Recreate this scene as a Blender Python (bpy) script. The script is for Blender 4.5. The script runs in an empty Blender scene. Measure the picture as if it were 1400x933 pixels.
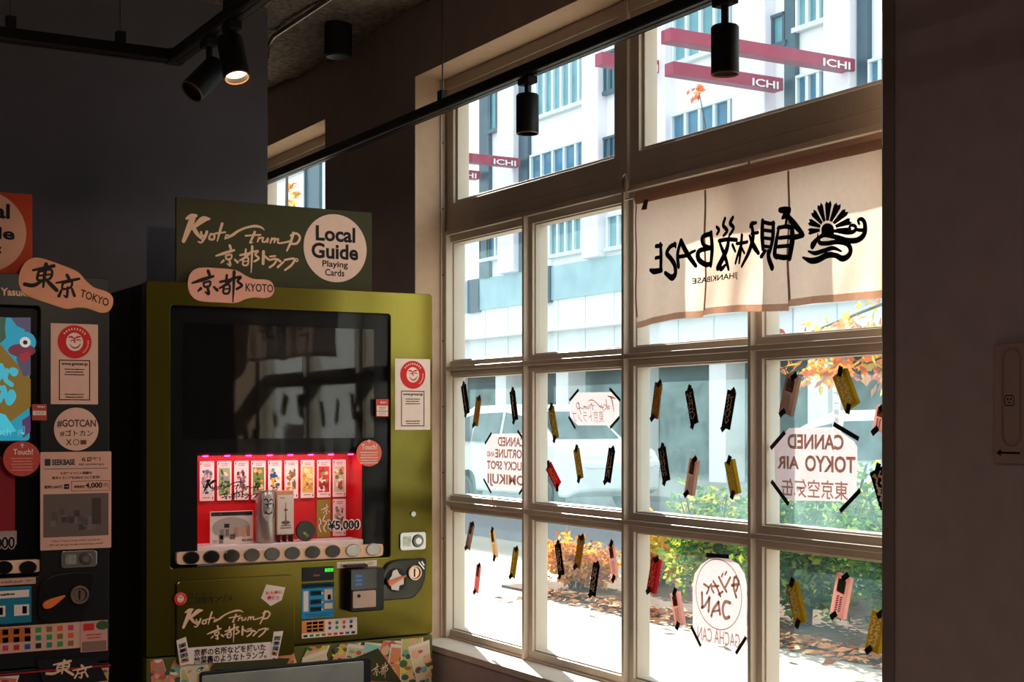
import bpy, bmesh, math, random
from mathutils import Vector, Matrix
rnd = random.Random(7)
scn = bpy.context.scene
COL = scn.collection

# ------------------------------------------------------------------ camera, world, sun, exposure
EYE = 1.40                                  # lens height above the floor
FPX = 1944.0                                # focal length in pixels (50 mm on 36 mm, 1400 px wide)
HOR = 575.0                                 # row of the horizon
YAW = math.atan(1130 / FPX)                 # heading: from +Y (along the window wall) towards +X (the street)
SN, CS = math.sin(YAW), math.cos(YAW)
cd = bpy.data.cameras.new('camera'); cam = bpy.data.objects.new('camera', cd); COL.objects.link(cam)
cd.lens = 50; cd.sensor_width = 36; cd.shift_y = (HOR - 466.5) / 1400; cd.clip_end = 300
cam.location = (0, 0, EYE); cam.rotation_euler = (math.pi / 2, 0, -YAW)
scn.camera = cam

w = bpy.data.worlds.new('world'); scn.world = w; w.use_nodes = True
bg = w.node_tree.nodes['Background']
bg.inputs[0].default_value = (0.84, 0.94, 1.0, 1); bg.inputs[1].default_value = 1.9

SUN_EL = math.radians(26)
sd = Vector((0.343 * math.cos(SUN_EL), 0.939 * math.cos(SUN_EL), math.sin(SUN_EL)))
sl = bpy.data.lights.new('sun', 'SUN'); so = bpy.data.objects.new('sun', sl); COL.objects.link(so)
sl.energy = 17; sl.angle = math.radians(0.6); sl.color = (1.0, 0.93, 0.82)
so.location = (30, 60, 40); so.rotation_euler = sd.to_track_quat('Z', 'Y').to_euler()

vs = scn.view_settings
scn.display_settings.display_device = 'sRGB'
vs.view_transform = 'Standard'; vs.look = 'None'; vs.exposure = 0.0; vs.gamma = 1.0; vs.use_curve_mapping = False
cy = scn.cycles
cy.use_denoising = True
cy.max_bounces = 10; cy.diffuse_bounces = 5; cy.transparent_max_bounces = 16; cy.sample_clamp_indirect = 4.0
cy.caustics_reflective = False; cy.caustics_refractive = False

# ------------------------------------------------------------------ pixel rays (1400x933 frame) onto real planes
def ray(u, v):
    a = (u - 700) / FPX
    return Vector((SN + a * CS, CS - a * SN, (HOR - v) / FPX))
def onX(u, v, x):
    d = ray(u, v); d = d * (x / d.x); return Vector((x, d.y, d.z + EYE))
def onY(u, v, y):
    d = ray(u, v); d = d * (y / d.y); return Vector((d.x, y, d.z + EYE))
def at_depth(u, v, s):
    d = ray(u, v) * s; return Vector((d.x, d.y, d.z + EYE))

# ------------------------------------------------------------------ materials
def lin(h):
    r = []
    for i in (0, 2, 4):
        c = int(h[i:i + 2], 16) / 255
        r.append(c / 12.92 if c <= .04045 else ((c + .055) / 1.055) ** 2.4)
    return tuple(r)
_m = {}
def mat(h, rough=.6, metal=0., noise=.08, scale=30., spec=.3, coat=0., bump=0.):
    key = (h, rough, metal, noise, scale, spec, coat, bump)
    if key in _m: return _m[key]
    m = bpy.data.materials.new('paint_' + h); m.use_nodes = True
    nt = m.node_tree; b = nt.nodes['Principled BSDF']
    c = lin(h)
    b.inputs['Roughness'].default_value = rough; b.inputs['Metallic'].default_value = metal
    b.inputs['Specular IOR Level'].default_value = spec
    b.inputs['Coat Weight'].default_value = coat; b.inputs['Coat Roughness'].default_value = .08
    if noise or bump:
        tc = nt.nodes.new('ShaderNodeTexCoord'); n = nt.nodes.new('ShaderNodeTexNoise')
        n.inputs['Scale'].default_value = scale; n.inputs['Detail'].default_value = 5
        nt.links.new(tc.outputs['Object'], n.inputs['Vector'])
        r = nt.nodes.new('ShaderNodeValToRGB')
        r.color_ramp.elements[0].position = .3; r.color_ramp.elements[1].position = .7
        r.color_ramp.elements[0].color = (*[x * (1 - noise) for x in c], 1)
        r.color_ramp.elements[1].color = (*[min(1, x * (1 + noise)) for x in c], 1)
        nt.links.new(n.outputs['Fac'], r.inputs['Fac']); nt.links.new(r.outputs['Color'], b.inputs['Base Color'])
        if bump:
            bp = nt.nodes.new('ShaderNodeBump'); bp.inputs['Strength'].default_value = bump; bp.inputs['Distance'].default_value = .02
            nt.links.new(n.outputs['Fac'], bp.inputs['Height']); nt.links.new(bp.outputs['Normal'], b.inputs['Normal'])
    else:
        b.inputs['Base Color'].default_value = (*c, 1)
    _m[key] = m
    return m
def ink(h): return mat(h, .55, 0, 0, 1, .2)
def glow(h, strength):
    key = ('glow', h, strength)
    if key in _m: return _m[key]
    m = bpy.data.materials.new('lit_' + h); m.use_nodes = True; nt = m.node_tree
    b = nt.nodes['Principled BSDF']; c = (*lin(h), 1)
    b.inputs['Base Color'].default_value = (.02, .02, .02, 1)
    b.inputs['Emission Color'].default_value = c; b.inputs['Emission Strength'].default_value = strength
    _m[key] = m; return m
def translucent(h, fac, rough=.8):
    key = ('tl', h, fac)
    if key in _m: return _m[key]
    m = bpy.data.materials.new('cloth_' + h); m.use_nodes = True; nt = m.node_tree
    out = nt.nodes['Material Output']; nt.nodes.remove(nt.nodes['Principled BSDF'])
    tc = nt.nodes.new('ShaderNodeTexCoord'); n = nt.nodes.new('ShaderNodeTexNoise'); n.inputs['Scale'].default_value = 60
    nt.links.new(tc.outputs['Object'], n.inputs['Vector'])
    r = nt.nodes.new('ShaderNodeValToRGB'); c = lin(h)
    r.color_ramp.elements[0].color = (*[x * .93 for x in c], 1); r.color_ramp.elements[1].color = (*[min(1, x * 1.05) for x in c], 1)
    nt.links.new(n.outputs['Fac'], r.inputs['Fac'])
    d = nt.nodes.new('ShaderNodeBsdfDiffuse'); t = nt.nodes.new('ShaderNodeBsdfTranslucent'); mx = nt.nodes.new('ShaderNodeMixShader')
    mx.inputs[0].default_value = fac
    for k in (d, t): nt.links.new(r.outputs['Color'], k.inputs['Color'])
    nt.links.new(d.outputs[0], mx.inputs[1]); nt.links.new(t.outputs[0], mx.inputs[2]); nt.links.new(mx.outputs[0], out.inputs['Surface'])
    _m[key] = m; return m
def pane_glass(name, dust, gloss, tint=(.93, .99, 1.0), dustcol=(.5, .85, .92)):
    """thin window glass: clear, a faint mirror, and a film of dust that scatters the sun"""
    m = bpy.data.materials.new(name); m.use_nodes = True; nt = m.node_tree
    out = nt.nodes['Material Output']; nt.nodes.remove(nt.nodes['Principled BSDF'])
    tr = nt.nodes.new('ShaderNodeBsdfTransparent'); tr.inputs[0].default_value = (*tint, 1)
    gl = nt.nodes.new('ShaderNodeBsdfGlossy'); gl.inputs['Roughness'].default_value = .02
    m1 = nt.nodes.new('ShaderNodeMixShader'); m1.inputs[0].default_value = gloss
    nt.links.new(tr.outputs[0], m1.inputs[1]); nt.links.new(gl.outputs[0], m1.inputs[2])
    last = m1
    if dust:
        tl = nt.nodes.new('ShaderNodeBsdfTranslucent'); tl.inputs[0].default_value = (*dustcol, 1)
        tc = nt.nodes.new('ShaderNodeTexCoord'); n = nt.nodes.new('ShaderNodeTexNoise')
        n.inputs['Scale'].default_value = 5; n.inputs['Detail'].default_value = 8; n.inputs['Roughness'].default_value = .65
        n.inputs['Distortion'].default_value = 1.2
        nt.links.new(tc.outputs['Object'], n.inputs['Vector'])
        mr = nt.nodes.new('ShaderNodeMapRange'); mr.inputs[1].default_value = .3; mr.inputs[2].default_value = .72
        mr.inputs[3].default_value = dust * .45; mr.inputs[4].default_value = dust * 1.45
        nt.links.new(n.outputs['Fac'], mr.inputs[0])
        m2 = nt.nodes.new('ShaderNodeMixShader'); nt.links.new(mr.outputs[0], m2.inputs[0])
        nt.links.new(m1.outputs[0], m2.inputs[1]); nt.links.new(tl.outputs[0], m2.inputs[2]); last = m2
    nt.links.new(last.outputs[0], out.inputs['Surface'])
    return m

BLACK = mat('17171a', .45, 0, 0); MATTE = mat('1c1b1d', .75, 0, .1)
FRAME = mat('cabcab', .42, 0, .05, 8, .35)
CHROME = mat('c8c8c8', .22, 1., 0)
STEEL = mat('6b6a68', .35, .9, .05)
WHITE = mat('e8dcd4', .55, 0, .03)
PAPER = mat('ecd3c4', .6, 0, .03)
TAPE = mat('0b0b0c', .5, 0, .1)

# ------------------------------------------------------------------ mesh building
class MB:
    """collects shapes (world coordinates) into ONE mesh object"""
    def __init__(s): s.v = []; s.f = []; s.mi = []; s.mats = []
    def m(s, mt):
        if mt not in s.mats: s.mats.append(mt)
        return s.mats.index(mt)
    def add(s, vs_, fs, mt=None):
        o = len(s.v); s.v += [Vector(p) for p in vs_]
        k = s.m(mt) if mt else 0
        for f in fs: s.f.append([i + o for i in f]); s.mi.append(k)
        return s
    def box(s, a, b, mt=None):
        x0, y0, z0 = (min(p, q) for p, q in zip(a, b)); x1, y1, z1 = (max(p, q) for p, q in zip(a, b))
        return s.add([(x0, y0, z0), (x1, y0, z0), (x1, y1, z0), (x0, y1, z0), (x0, y0, z1), (x1, y0, z1), (x1, y1, z1), (x0, y1, z1)],
                     [(0, 3, 2, 1), (4, 5, 6, 7), (0, 1, 5, 4), (1, 2, 6, 5), (2, 3, 7, 6), (3, 0, 4, 7)], mt)
    def slab(s, pts, off, mt=None):
        """closed prism: polygon of 3-D points pushed along off"""
        n = len(pts); off = Vector(off)
        vs_ = [Vector(p) for p in pts] + [Vector(p) + off for p in pts]
        return s.add(vs_, [list(range(n))[::-1], list(range(n, 2 * n))] + [(i, (i + 1) % n, n + (i + 1) % n, n + i) for i in range(n)], mt)
    def ring(s, outer, inner, off, mt=None):
        n = len(outer); off = Vector(off)
        vs_ = [Vector(p) for p in outer] + [Vector(p) for p in inner]; vs_ += [p + off for p in vs_]
        fs = []
        for i in range(n):
            j = (i + 1) % n
            fs += [(i, j, n + j, n + i), (2 * n + i, 3 * n + i, 3 * n + j, 2 * n + j), (i, 2 * n + i, 2 * n + j, j), (n + i, n + j, 3 * n + j, 3 * n + i)]
        return s.add(vs_, fs, mt)
    def tube(s, path, r, seg=10, mt=None, cap=True):
        path = [Vector(p) for p in path]; n = len(path)
        rs = r if isinstance(r, (list, tuple)) else [r] * n
        vs_, up = [], None
        for i, p in enumerate(path):
            t = (path[min(i + 1, n - 1)] - path[max(i - 1, 0)]).normalized()
            if up is None: up = t.orthogonal().normalized()
            up = (up - t * up.dot(t)).normalized(); q = t.cross(up)
            for k in range(seg):
                an = 2 * math.pi * k / seg
                vs_.append(p + (up * math.cos(an) + q * math.sin(an)) * rs[i])
        fs = [(i * seg + k, i * seg + (k + 1) % seg, (i + 1) * seg + (k + 1) % seg, (i + 1) * seg + k) for i in range(n - 1) for k in range(seg)]
        if cap: fs += [list(range(seg))[::-1], [(n - 1) * seg + k for k in range(seg)]]
        return s.add(vs_, fs, mt)
    def build(s, name, mt=None, parent=None, bevel=0, smooth=False, seg=2):
        me = bpy.data.meshes.new(name)
        org = Vector((0, 0, 0))
        if parent is not None:
            p = parent
            while p is not None: org += p.location; p = p.parent
        me.from_pydata([tuple(v - org) for v in s.v], [], s.f)
        mats = list(s.mats)
        if mt is not None and not mats: mats = [mt]
        for k in mats: me.materials.append(k)
        if s.mats:
            for pl, k in zip(me.polygons, s.mi): pl.material_index = k
        if smooth:
            for pl in me.polygons: pl.use_smooth = True
            me.set_sharp_from_angle(angle=math.radians(40))
        me.update()
        o = bpy.data.objects.new(name, me); COL.objects.link(o)
        if parent is not None: o.parent = parent
        if bevel:
            b = o.modifiers.new('bevel', 'BEVEL'); b.width = bevel; b.segments = seg; b.limit_method = 'ANGLE'; b.angle_limit = math.radians(35)
        return o
def tag(o, label, cat, group=None, kind=None):
    o['label'] = label; o['category'] = cat
    if group: o['group'] = group
    if kind: o['kind'] = kind
    return o
def thing(name, loc, label, cat, group=None):
    o = bpy.data.objects.new(name, None); COL.objects.link(o); o.location = loc; o.empty_display_size = .1
    return tag(o, label, cat, group)
def struct(o):
    o['kind'] = 'structure'; return o

# 2-D shapes
def rrect(x0, y0, x1, y1, r, n=5):
    pts = []
    for cx, cy_, a0 in ((x1 - r, y0 + r, -90), (x1 - r, y1 - r, 0), (x0 + r, y1 - r, 90), (x0 + r, y0 + r, 180)):
        for k in range(n): 
            a = math.radians(a0 + 90 * k / (n - 1)); pts.append((cx + r * math.cos(a), cy_ + r * math.sin(a)))
    return pts
def ell(cx, cy_, rx, ry, n=32): return [(cx + rx * math.cos(2 * math.pi * k / n), cy_ + ry * math.sin(2 * math.pi * k / n)) for k in range(n)]
def crom(pts, sub=6, closed=False):
    n = len(pts)
    if n < 3 and not closed: return [tuple(p) for p in pts]
    out = []
    rng = range(n) if closed else range(n - 1)
    for i in rng:
        if closed: p0, p1, p2, p3 = (pts[(i + k) % n] for k in (-1, 0, 1, 2))
        else: p0, p1, p2, p3 = pts[max(i - 1, 0)], pts[i], pts[i + 1], pts[min(i + 2, n - 1)]
        for k in range(sub):
            t = k / sub
            out.append(tuple(.5 * (2 * b + (c - a) * t + (2 * a - 5 * b + 4 * c - d) * t * t + (3 * b - a - 3 * c + d) * t ** 3) for a, b, c, d in zip(p0, p1, p2, p3)))
    if not closed: out.append(tuple(pts[-1]))
    return out
_tc = {}
def glyphs(body, off=0.):
    key = (body, off)
    if key not in _tc:
        c = bpy.data.curves.new('lettering', 'FONT'); c.body = body; c.offset = off; c.resolution_u = 3; c.fill_mode = 'FRONT'
        c.align_x = 'CENTER'; c.space_line = .85
        o = bpy.data.objects.new('lettering', c); COL.objects.link(o)
        dg = bpy.context.evaluated_depsgraph_get(); me = o.evaluated_get(dg).to_mesh()
        vs_ = [(v.co.x, v.co.y) for v in me.vertices]; fs = [list(p.vertices) for p in me.polygons]
        xs = [v[0] for v in vs_]; ys = [v[1] for v in vs_]
        x0, x1, y0, y1 = min(xs), max(xs), min(ys), max(ys)
        vs_ = [((x - x0) / (x1 - x0), (y - y0) / max(1e-6, y1 - y0)) for x, y in vs_]
        o.evaluated_get(dg).to_mesh_clear(); bpy.data.objects.remove(o); bpy.data.curves.remove(c)
        _tc[key] = (vs_, fs)
    return _tc[key]

class Flat:
    """printing on a surface: 2-D shapes mapped to 3-D by fmap((a, b), height)"""
    def __init__(s, fmap): s.fmap = fmap; s.mb = MB(); s.h = .0006; s.n = 0
    def poly(s, pts, mt, h=None):
        h = s.h if h is None else h
        s.mb.add([s.fmap(p, h) for p in pts], [list(range(len(pts)))], mt); return s
    def tris(s, pts, fs, mt, h=None):
        h = s.h if h is None else h
        s.mb.add([s.fmap(p, h) for p in pts], fs, mt); return s
    def rect(s, r, mt, h=None):
        x0, y0, x1, y1 = r; return s.poly([(x0, y0), (x1, y0), (x1, y1), (x0, y1)], mt, h)
    def line(s, pts, wd, mt, h=None, sub=6, closed=False):
        """brush stroke with a width at every point"""
        s.n += 1; h = (s.h if h is None else h) + s.n * 2e-5         # strokes lie one over the other
        n = len(pts); wl = wd if isinstance(wd, (list, tuple)) else [wd] * n
        if len(wl) != n: wl = [wl[min(len(wl) - 1, int(i * len(wl) / n))] for i in range(n)]
        p3 = crom([(p[0], p[1], q) for p, q in zip(pts, wl)], sub, closed)
        k = len(p3); L, R = [], []
        for i in range(k):
            if closed: a, b = p3[i - 1], p3[(i + 1) % k]
            else: a, b = p3[max(i - 1, 0)], p3[min(i + 1, k - 1)]
            dx, dy = b[0] - a[0], b[1] - a[1]; l = math.hypot(dx, dy) or 1
            nx, ny = -dy / l * p3[i][2] / 2, dx / l * p3[i][2] / 2
            L.append((p3[i][0] + nx, p3[i][1] + ny)); R.append((p3[i][0] - nx, p3[i][1] - ny))
        pv = L + R
        fs = [(i, (i + 1) % k, k + (i + 1) % k, k + i) for i in range(k if closed else k - 1)]
        s.tris(pv, fs, mt, h)
        if not closed:
            for e in (0, -1): s.poly(ell(p3[e][0], p3[e][1], p3[e][2] / 2, p3[e][2] / 2, 8), mt, h - (1.2e-5 if e else .6e-5))
        return s
    def text(s, body, r, mt, h=None, off=0., mirror=False, shear=0.):
        vs_, fs = glyphs(body, off); x0, y0, x1, y1 = r; hh = y1 - y0
        pts = []
        for a, b in vs_:
            if mirror: a = 1 - a
            pts.append((x0 + a * (x1 - x0) + shear * (b - .5) * hh, y0 + b * hh))
        return s.tris(pts, fs, mt, h)
    def strokes(s, st, box, r, mt, h=None, mirror=False, wk=1.):
        """traced strokes [(points, widths)] in box (x0,y0,x1,y1; y down) fitted to r"""
        bx0, by0, bx1, by1 = box; x0, y0, x1, y1 = r
        kx, ky = (x1 - x0) / (bx1 - bx0), (y1 - y0) / (by1 - by0)
        def T(p):
            a = (p[0] - bx0) * kx
            return ((x1 - a) if mirror else (x0 + a), y1 - (p[1] - by0) * ky)
        for pts, wd in st:
            ww = [q * (kx + ky) / 2 * wk for q in (wd if isinstance(wd, (list, tuple)) else [wd])]
            s.line([T(p) for p in pts], ww if len(ww) > 1 else ww[0], mt, h)
        return s
    def build(s, name, parent=None): return s.mb.build(name, None, parent)

# ------------------------------------------------------------------ traced brush lettering
KYO = [([(408, 290), (413, 305)], 9), ([(346, 341), (385, 326), (428, 310)], [5, 10, 7]), ([(396, 320), (428, 311)], 6),
       ([(390, 338), (415, 331), (413, 349), (394, 353), (390, 340)], 6), ([(405, 352), (410, 380), (396, 373)], [7, 8, 4]),
       ([(380, 360), (369, 371)], [8, 5]), ([(430, 352), (443, 364)], [6, 9])]
TO_ = [([(455, 331), (506, 317)], 7), ([(481, 303), (478, 331)], 7), ([(508, 310), (480, 338), (452, 356)], [7, 8, 5]),
       ([(470, 345), (491, 341), (489, 372), (468, 374), (470, 347)], 6), ([(470, 359), (489, 356)], 4),
       ([(511, 313), (537, 307), (524, 325), (541, 340), (520, 356)], 7), ([(510, 288), (508, 345), (505, 408)], [9, 7, 3])]
TORANPU = [([(562, 308), (560, 364)], 10), ([(566, 328), (583, 341)], 8), ([(592, 329), (617, 325)], 6),
           ([(589, 345), (621, 339), (612, 362), (590, 379)], 7), ([(627, 340), (641, 349)], 8), ([(628, 376), (657, 349)], [8, 5]),
           ([(661, 341), (706, 332), (695, 360), (662, 388)], [7, 8, 6]), ([(717, 331), (724, 338), (717, 345), (710, 338), (716, 331)], 4)]
KT = [([(216, 182), (238, 170), (258, 166)], [8, 16, 10]), ([(246, 170), (230, 215), (203, 284)], [18, 20, 12]), ([(318, 176), (290, 180), (258, 208), (238, 226)], [6, 20, 14, 8]),
      ([(246, 220), (262, 246), (284, 270)], [14, 13, 5]), ([(280, 238), (284, 256), (298, 252)], 8), ([(306, 234), (298, 258), (282, 284), (268, 282)], [9, 9, 6, 5]),
      ([(322, 244), (338, 246), (336, 266), (316, 266), (322, 244)], 7), ([(374, 193), (362, 235), (352, 274)], [9, 8, 4]), ([(342, 240), (388, 231)], 6),
      ([(392, 243), (404, 245), (400, 256), (388, 256), (393, 243)], 5), ([(385, 262), (420, 242), (446, 222), (482, 204), (522, 194), (550, 197), (566, 208)], [4, 9, 8, 7, 9, 7, 3]),
      ([(480, 241), (515, 236), (549, 232)], 6), ([(522, 221), (511, 248), (500, 272), (512, 268)], [9, 8, 6, 4]), ([(541, 244), (535, 264)], 6), ([(538, 252), (556, 243)], 6),
      ([(562, 245), (557, 262), (572, 262), (583, 245), (581, 264)], 6), ([(601, 244), (594, 266)], 6), ([(599, 252), (616, 243), (612, 263)], 6), ([(613, 254), (631, 245), (630, 264), (660, 260), (686, 252)], 6),
      ([(702, 213), (690, 255), (671, 298)], [10, 9, 6]), ([(690, 226), (716, 214), (733, 232), (718, 260), (688, 264)], 8)]
TT = [([(204, 186), (250, 176), (300, 166)], [8, 14, 8]), ([(262, 174), (240, 220), (222, 290)], [14, 14, 6]), ([(284, 246), (300, 250), (294, 266), (278, 264), (284, 246)], 7), ([(326, 196), (314, 240), (304, 276)], [9, 8, 5]), ([(344, 232), (314, 252), (346, 276)], 7), ([(352, 238), (362, 256), (376, 250)], 6), ([(386, 232), (370, 266), (350, 290)], [7, 7, 4])] + KT[9:]
LOGO = KT + KYO + TO_ + TORANPU; LBOX = (200, 158, 738, 410)
HIGASHI = [([(120, 373), (196, 357)], [8, 13]), ([(141, 378), (186, 371), (182, 403), (138, 409), (140, 380)], 9), ([(140, 393), (183, 388)], 7), ([(168, 351), (162, 390), (157, 434)], [14, 12, 8]),
           ([(156, 410), (122, 428), (90, 424)], [8, 14, 14]), ([(164, 404), (184, 424), (206, 446)], [8, 14, 14])]
KYO2 = [([(244, 391), (251, 404)], 12), ([(204, 419), (250, 412), (288, 404)], [6, 11, 9]), ([(228, 421), (260, 414), (257, 435), (228, 441), (228, 423)], 8), ([(246, 436), (243, 470), (232, 464)], [9, 9, 5]),
        ([(223, 446), (214, 468)], [8, 11]), ([(262, 441), (271, 466)], [8, 11])]

# ------------------------------------------------------------------ the room shell
XW = 2.276                                           # inner face of the window wall
XO = 2.478                                           # its outer face
WZ0, WZ1 = EYE - .79, EYE + 1.243                   # sill and head of the openings
WY0, WY1 = 2.291, 4.612                              # main window opening along the wall
VY0, VY1 = 5.44, 7.72                               # second window opening
CEIL = EYE + 1.505
WALLW = mat('b8a49d', .85, 0, .06, 14, .2, 0, .05)
WALLD = mat('6a656b', .85, 0, .06, 8, .2)
JAMB = mat('c2a48b', .8, 0, .05, 20, .2)
mb = MB()
for y0, y1 in ((-4, WY0), (WY1, VY0), (VY1, 9)): mb.box((XW, y0, 0), (XO, y1, CEIL + .1))
for y0, y1 in ((WY0, WY1), (VY0, VY1)):
    mb.box((XW, y0, 0), (XO, y1, WZ0 - .02)); mb.box((XW, y0, WZ1), (XO, y1, CEIL + .1))
struct(mb.build('wall_window', WALLW))
struct(MB().box((-4, 4.9, 0), (1.827, 5.02, CEIL + .1)).build('wall_partition', WALLD, bevel=.008))
struct(MB().box((-4.1, -4, 0), (-4, 9, CEIL + .1)).build('wall_left', WALLD))
struct(MB().box((-4.1, -4.1, 0), (XO, -4, CEIL + .1)).build('wall_rear', WALLD))
struct(MB().box((-4.1, 9, 0), (XO, 9.1, CEIL + .1)).build('wall_far', WALLD))
struct(MB().box((-4.1, -4.1, -.1), (XO - .003, 9.1, 0)).build('floor', mat('aa9b8e', .6, 0, .1, 6)))
# sprayed ceiling: a lumpy sheet
mb = MB(); nx, ny = 70, 120
gx = [-4 + (XW + 4) * i / nx for i in range(nx + 1)]; gy = [-4 + 13 * j / ny for j in range(ny + 1)]
import mathutils
def lump(x, y): return .035 * mathutils.noise.noise(Vector((x * 2.2, y * 2.2, 3))) + .018 * mathutils.noise.noise(Vector((x * 9, y * 9, 1)))
mb.add([(x, y, CEIL - .02 + lump(x, y)) for y in gy for x in gx], [(j * (nx + 1) + i, (j + 1) * (nx + 1) + i, (j + 1) * (nx + 1) + i + 1, j * (nx + 1) + i + 1) for j in range(ny) for i in range(nx)])
mb.box((-4.1, -4.1, CEIL + .05), (XO, 9.1, CEIL + .15))
struct(mb.build('ceiling', mat('8a7c70', .95, 0, .4, 45, .1, 0, .8)))
# plaster reveal lining and sill of each opening
for k, (y0, y1) in enumerate(((WY0, WY1), (VY0, VY1))):
    mb = MB()
    mb.box((XW - .006, y0, WZ0 - .022), (2.40, y1, WZ0))
    struct(mb.build('trim_%d' % (k + 1), mat('d8c8b6', .6, 0, .06, 20), bevel=.0015))
    mb = MB()
    mb.box((XW - .001, y1 - .004, WZ0), (XO - .002, y1, WZ1)); mb.box((XW - .001, y0, WZ0), (XO - .002, y0 + .004, WZ1)); mb.box((XW - .001, y0, WZ1 - .004), (XO - .002, y1, WZ1))
    struct(mb.build('trim_%d' % (k + 3), JAMB))
# slim corner bead where the near pier turns into the window
struct(MB().box((XW - .006, WY0 - .035, 0), (XW, WY0, CEIL - .06)).build('trim_5', mat('8a786e', .8, 0, .05), bevel=.003))

# ------------------------------------------------------------------ the two windows
BAY, ROWH = .5765, .4875
Y_L = 4.611                                          # mullion line next to the far jamb
ZR = [EYE + .675 - ROWH * k for k in range(4)]       # transom rail, two glazing rails, bottom rail
XF = 2.406; XG = 2.430; XE = 2.466
def ring_yz(mb, y0, z0, y1, z1, wd, xa, xb):
    o = [(xa, y0, z0), (xa, y1, z0), (xa, y1, z1), (xa, y0, z1)]
    i = [(xa, y0 + wd, z0 + wd), (xa, y1 - wd, z0 + wd), (xa, y1 - wd, z1 - wd), (xa, y0 + wd, z1 - wd)]
    mb.ring(o, i, (xb - xa, 0, 0))
GL = [pane_glass('window_glass_row_%d' % k, d, .03) for k, d in enumerate((.04, .12, .16, .045))]
def window(idx, yl, y0, y1):
    """yl: far mullion line; y0..y1 opening"""
    ys = [yl - BAY * k for k in range(5)]
    ym = ys[2]; yn = ys[4]
    win = bpy.data.objects.new('window_%d' % idx, None); COL.objects.link(win); win.location = (XF, ym, WZ0); win['kind'] = 'structure'
    mb = MB()
    for k in range(4):
        for r in range(3):
            ring_yz(mb, max(ys[k + 1] + .001, y0), ZR[r + 1] + .001, min(ys[k] - .001, y1), ZR[r] - .001, .027, XF, XE)
            ring_yz(mb, ys[k + 1] + .026, ZR[r + 1] + .026, ys[k] - .026, ZR[r] - .026, .007, XF + .010, XE - .006)
    mb.build('sash', FRAME, win, bevel=.0018)
    mb = MB()
    for k in range(1, 4): mb.box((2.386, ys[k] - .0065, ZR[3]), (XF + .001, ys[k] + .0065, ZR[0]))
    mb.box((2.386, ys[4] - .0065, ZR[3]), (XF + .001, ys[4] + .02, ZR[0])); mb.box((2.386, yl - .03, ZR[3]), (XF + .001, y1, ZR[0]))
    for r in range(1, 3): mb.box((2.387, y0, ZR[r] - .0075), (XF + .001, y1, ZR[r] + .0075))
    mb.box((2.387, y0, ZR[0] - .004), (XF + .001, y1, ZR[0] + .012))
    mb.box((2.396, y0, WZ0), (XE, y1, ZR[3] + .004))
    mb.build('muntin', FRAME, win, bevel=.002)
    # transom frame: two fixed lights above a deep rail
    mb = MB()
    mb.box((2.398, y0, ZR[0] + .012), (XE, y1, ZR[0] + .05))
    for a, b in ((ym + .004, y1 - .0), (y0, ym - .004)):
        ring_yz(mb, a, ZR[0] + .05, b, WZ1 - .008, .060, 2.400, XE)
        ring_yz(mb, a + .058, ZR[0] + .108, b - .058, WZ1 - .066, .014, 2.412, XE - .008)
    mb.box((2.388, ym - .022, ZR[0] + .012), (2.41, ym + .022, WZ1 - .004)); mb.box((2.392, y0, WZ1 - .045), (XE, y1, WZ1 - .004))
    mb.build('transom_frame', FRAME, win, bevel=.002)
    # screwed jamb strip
    mb = MB(); mb.box((2.376, y1 - .010, WZ0), (2.392, y1 - .004, WZ1 - .004))
    for q in range(9): mb.tube([(2.384, y1 - .0115, WZ0 + .12 + q * .24), (2.384, y1 - .0095, WZ0 + .12 + q * .24)], .0028, 8, MATTE) if q else mb.m(FRAME)
    mb.build('jamb_strip', None, win)
    for k in range(4):
        for r in range(3):
            p = MB().add([(XG, ys[k + 1] + .03, ZR[r + 1] + .03), (XG, ys[k] - .03, ZR[r + 1] + .03), (XG, ys[k] - .03, ZR[r] - .03), (XG, ys[k + 1] + .03, ZR[r] - .03)], [(0, 1, 2, 3)])
            p.build('pane', GL[r + 1], win)
    for a, b in ((ym + .064, y1 - .06), (y0 + .06, ym - .064)):
        MB().add([(XG + .01, a, ZR[0] + .11), (XG + .01, b, ZR[0] + .11), (XG + .01, b, WZ1 - .07), (XG + .01, a, WZ1 - .07)], [(0, 1, 2, 3)]).build('pane', GL[0], win)
    return win
window(1, Y_L, WY0, WY1)
window(2, VY1 - .01, VY0, VY1)

# ------------------------------------------------------------------ outside: ground and building across the street
GZ = EYE - 1.42
struct(MB().box((XO - .004, -30, GZ - .3), (6.0, 70, GZ)).build('floor_sidewalk', mat('a39a8e', .85, 0, .10, 3, .2, 0, .1)))
struct(MB().box((6.0, -30, GZ - .3), (8.4, 10.5, GZ + .02)).build('floor_planting_bed', mat('5e4433', .95, 0, .3, 12, .1, 0, .4)))
struct(MB().box((6.0, 10.5, GZ - .3), (8.4, 70, GZ)).build('floor_forecourt', mat('a39a8e', .85, 0, .08, 3, .2, 0, .1)))
struct(MB().box((8.4, -30, GZ - .3), (15.5, 70, GZ - .08)).build('floor_road', mat('77787a', .9, 0, .12, 10, .2, 0, .1)))
struct(MB().box((15.5, -30, GZ - .3), (40, 90, GZ + .02)).build('floor_far_sidewalk', mat('9c9890', .9, 0, .1, 3)))

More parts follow.
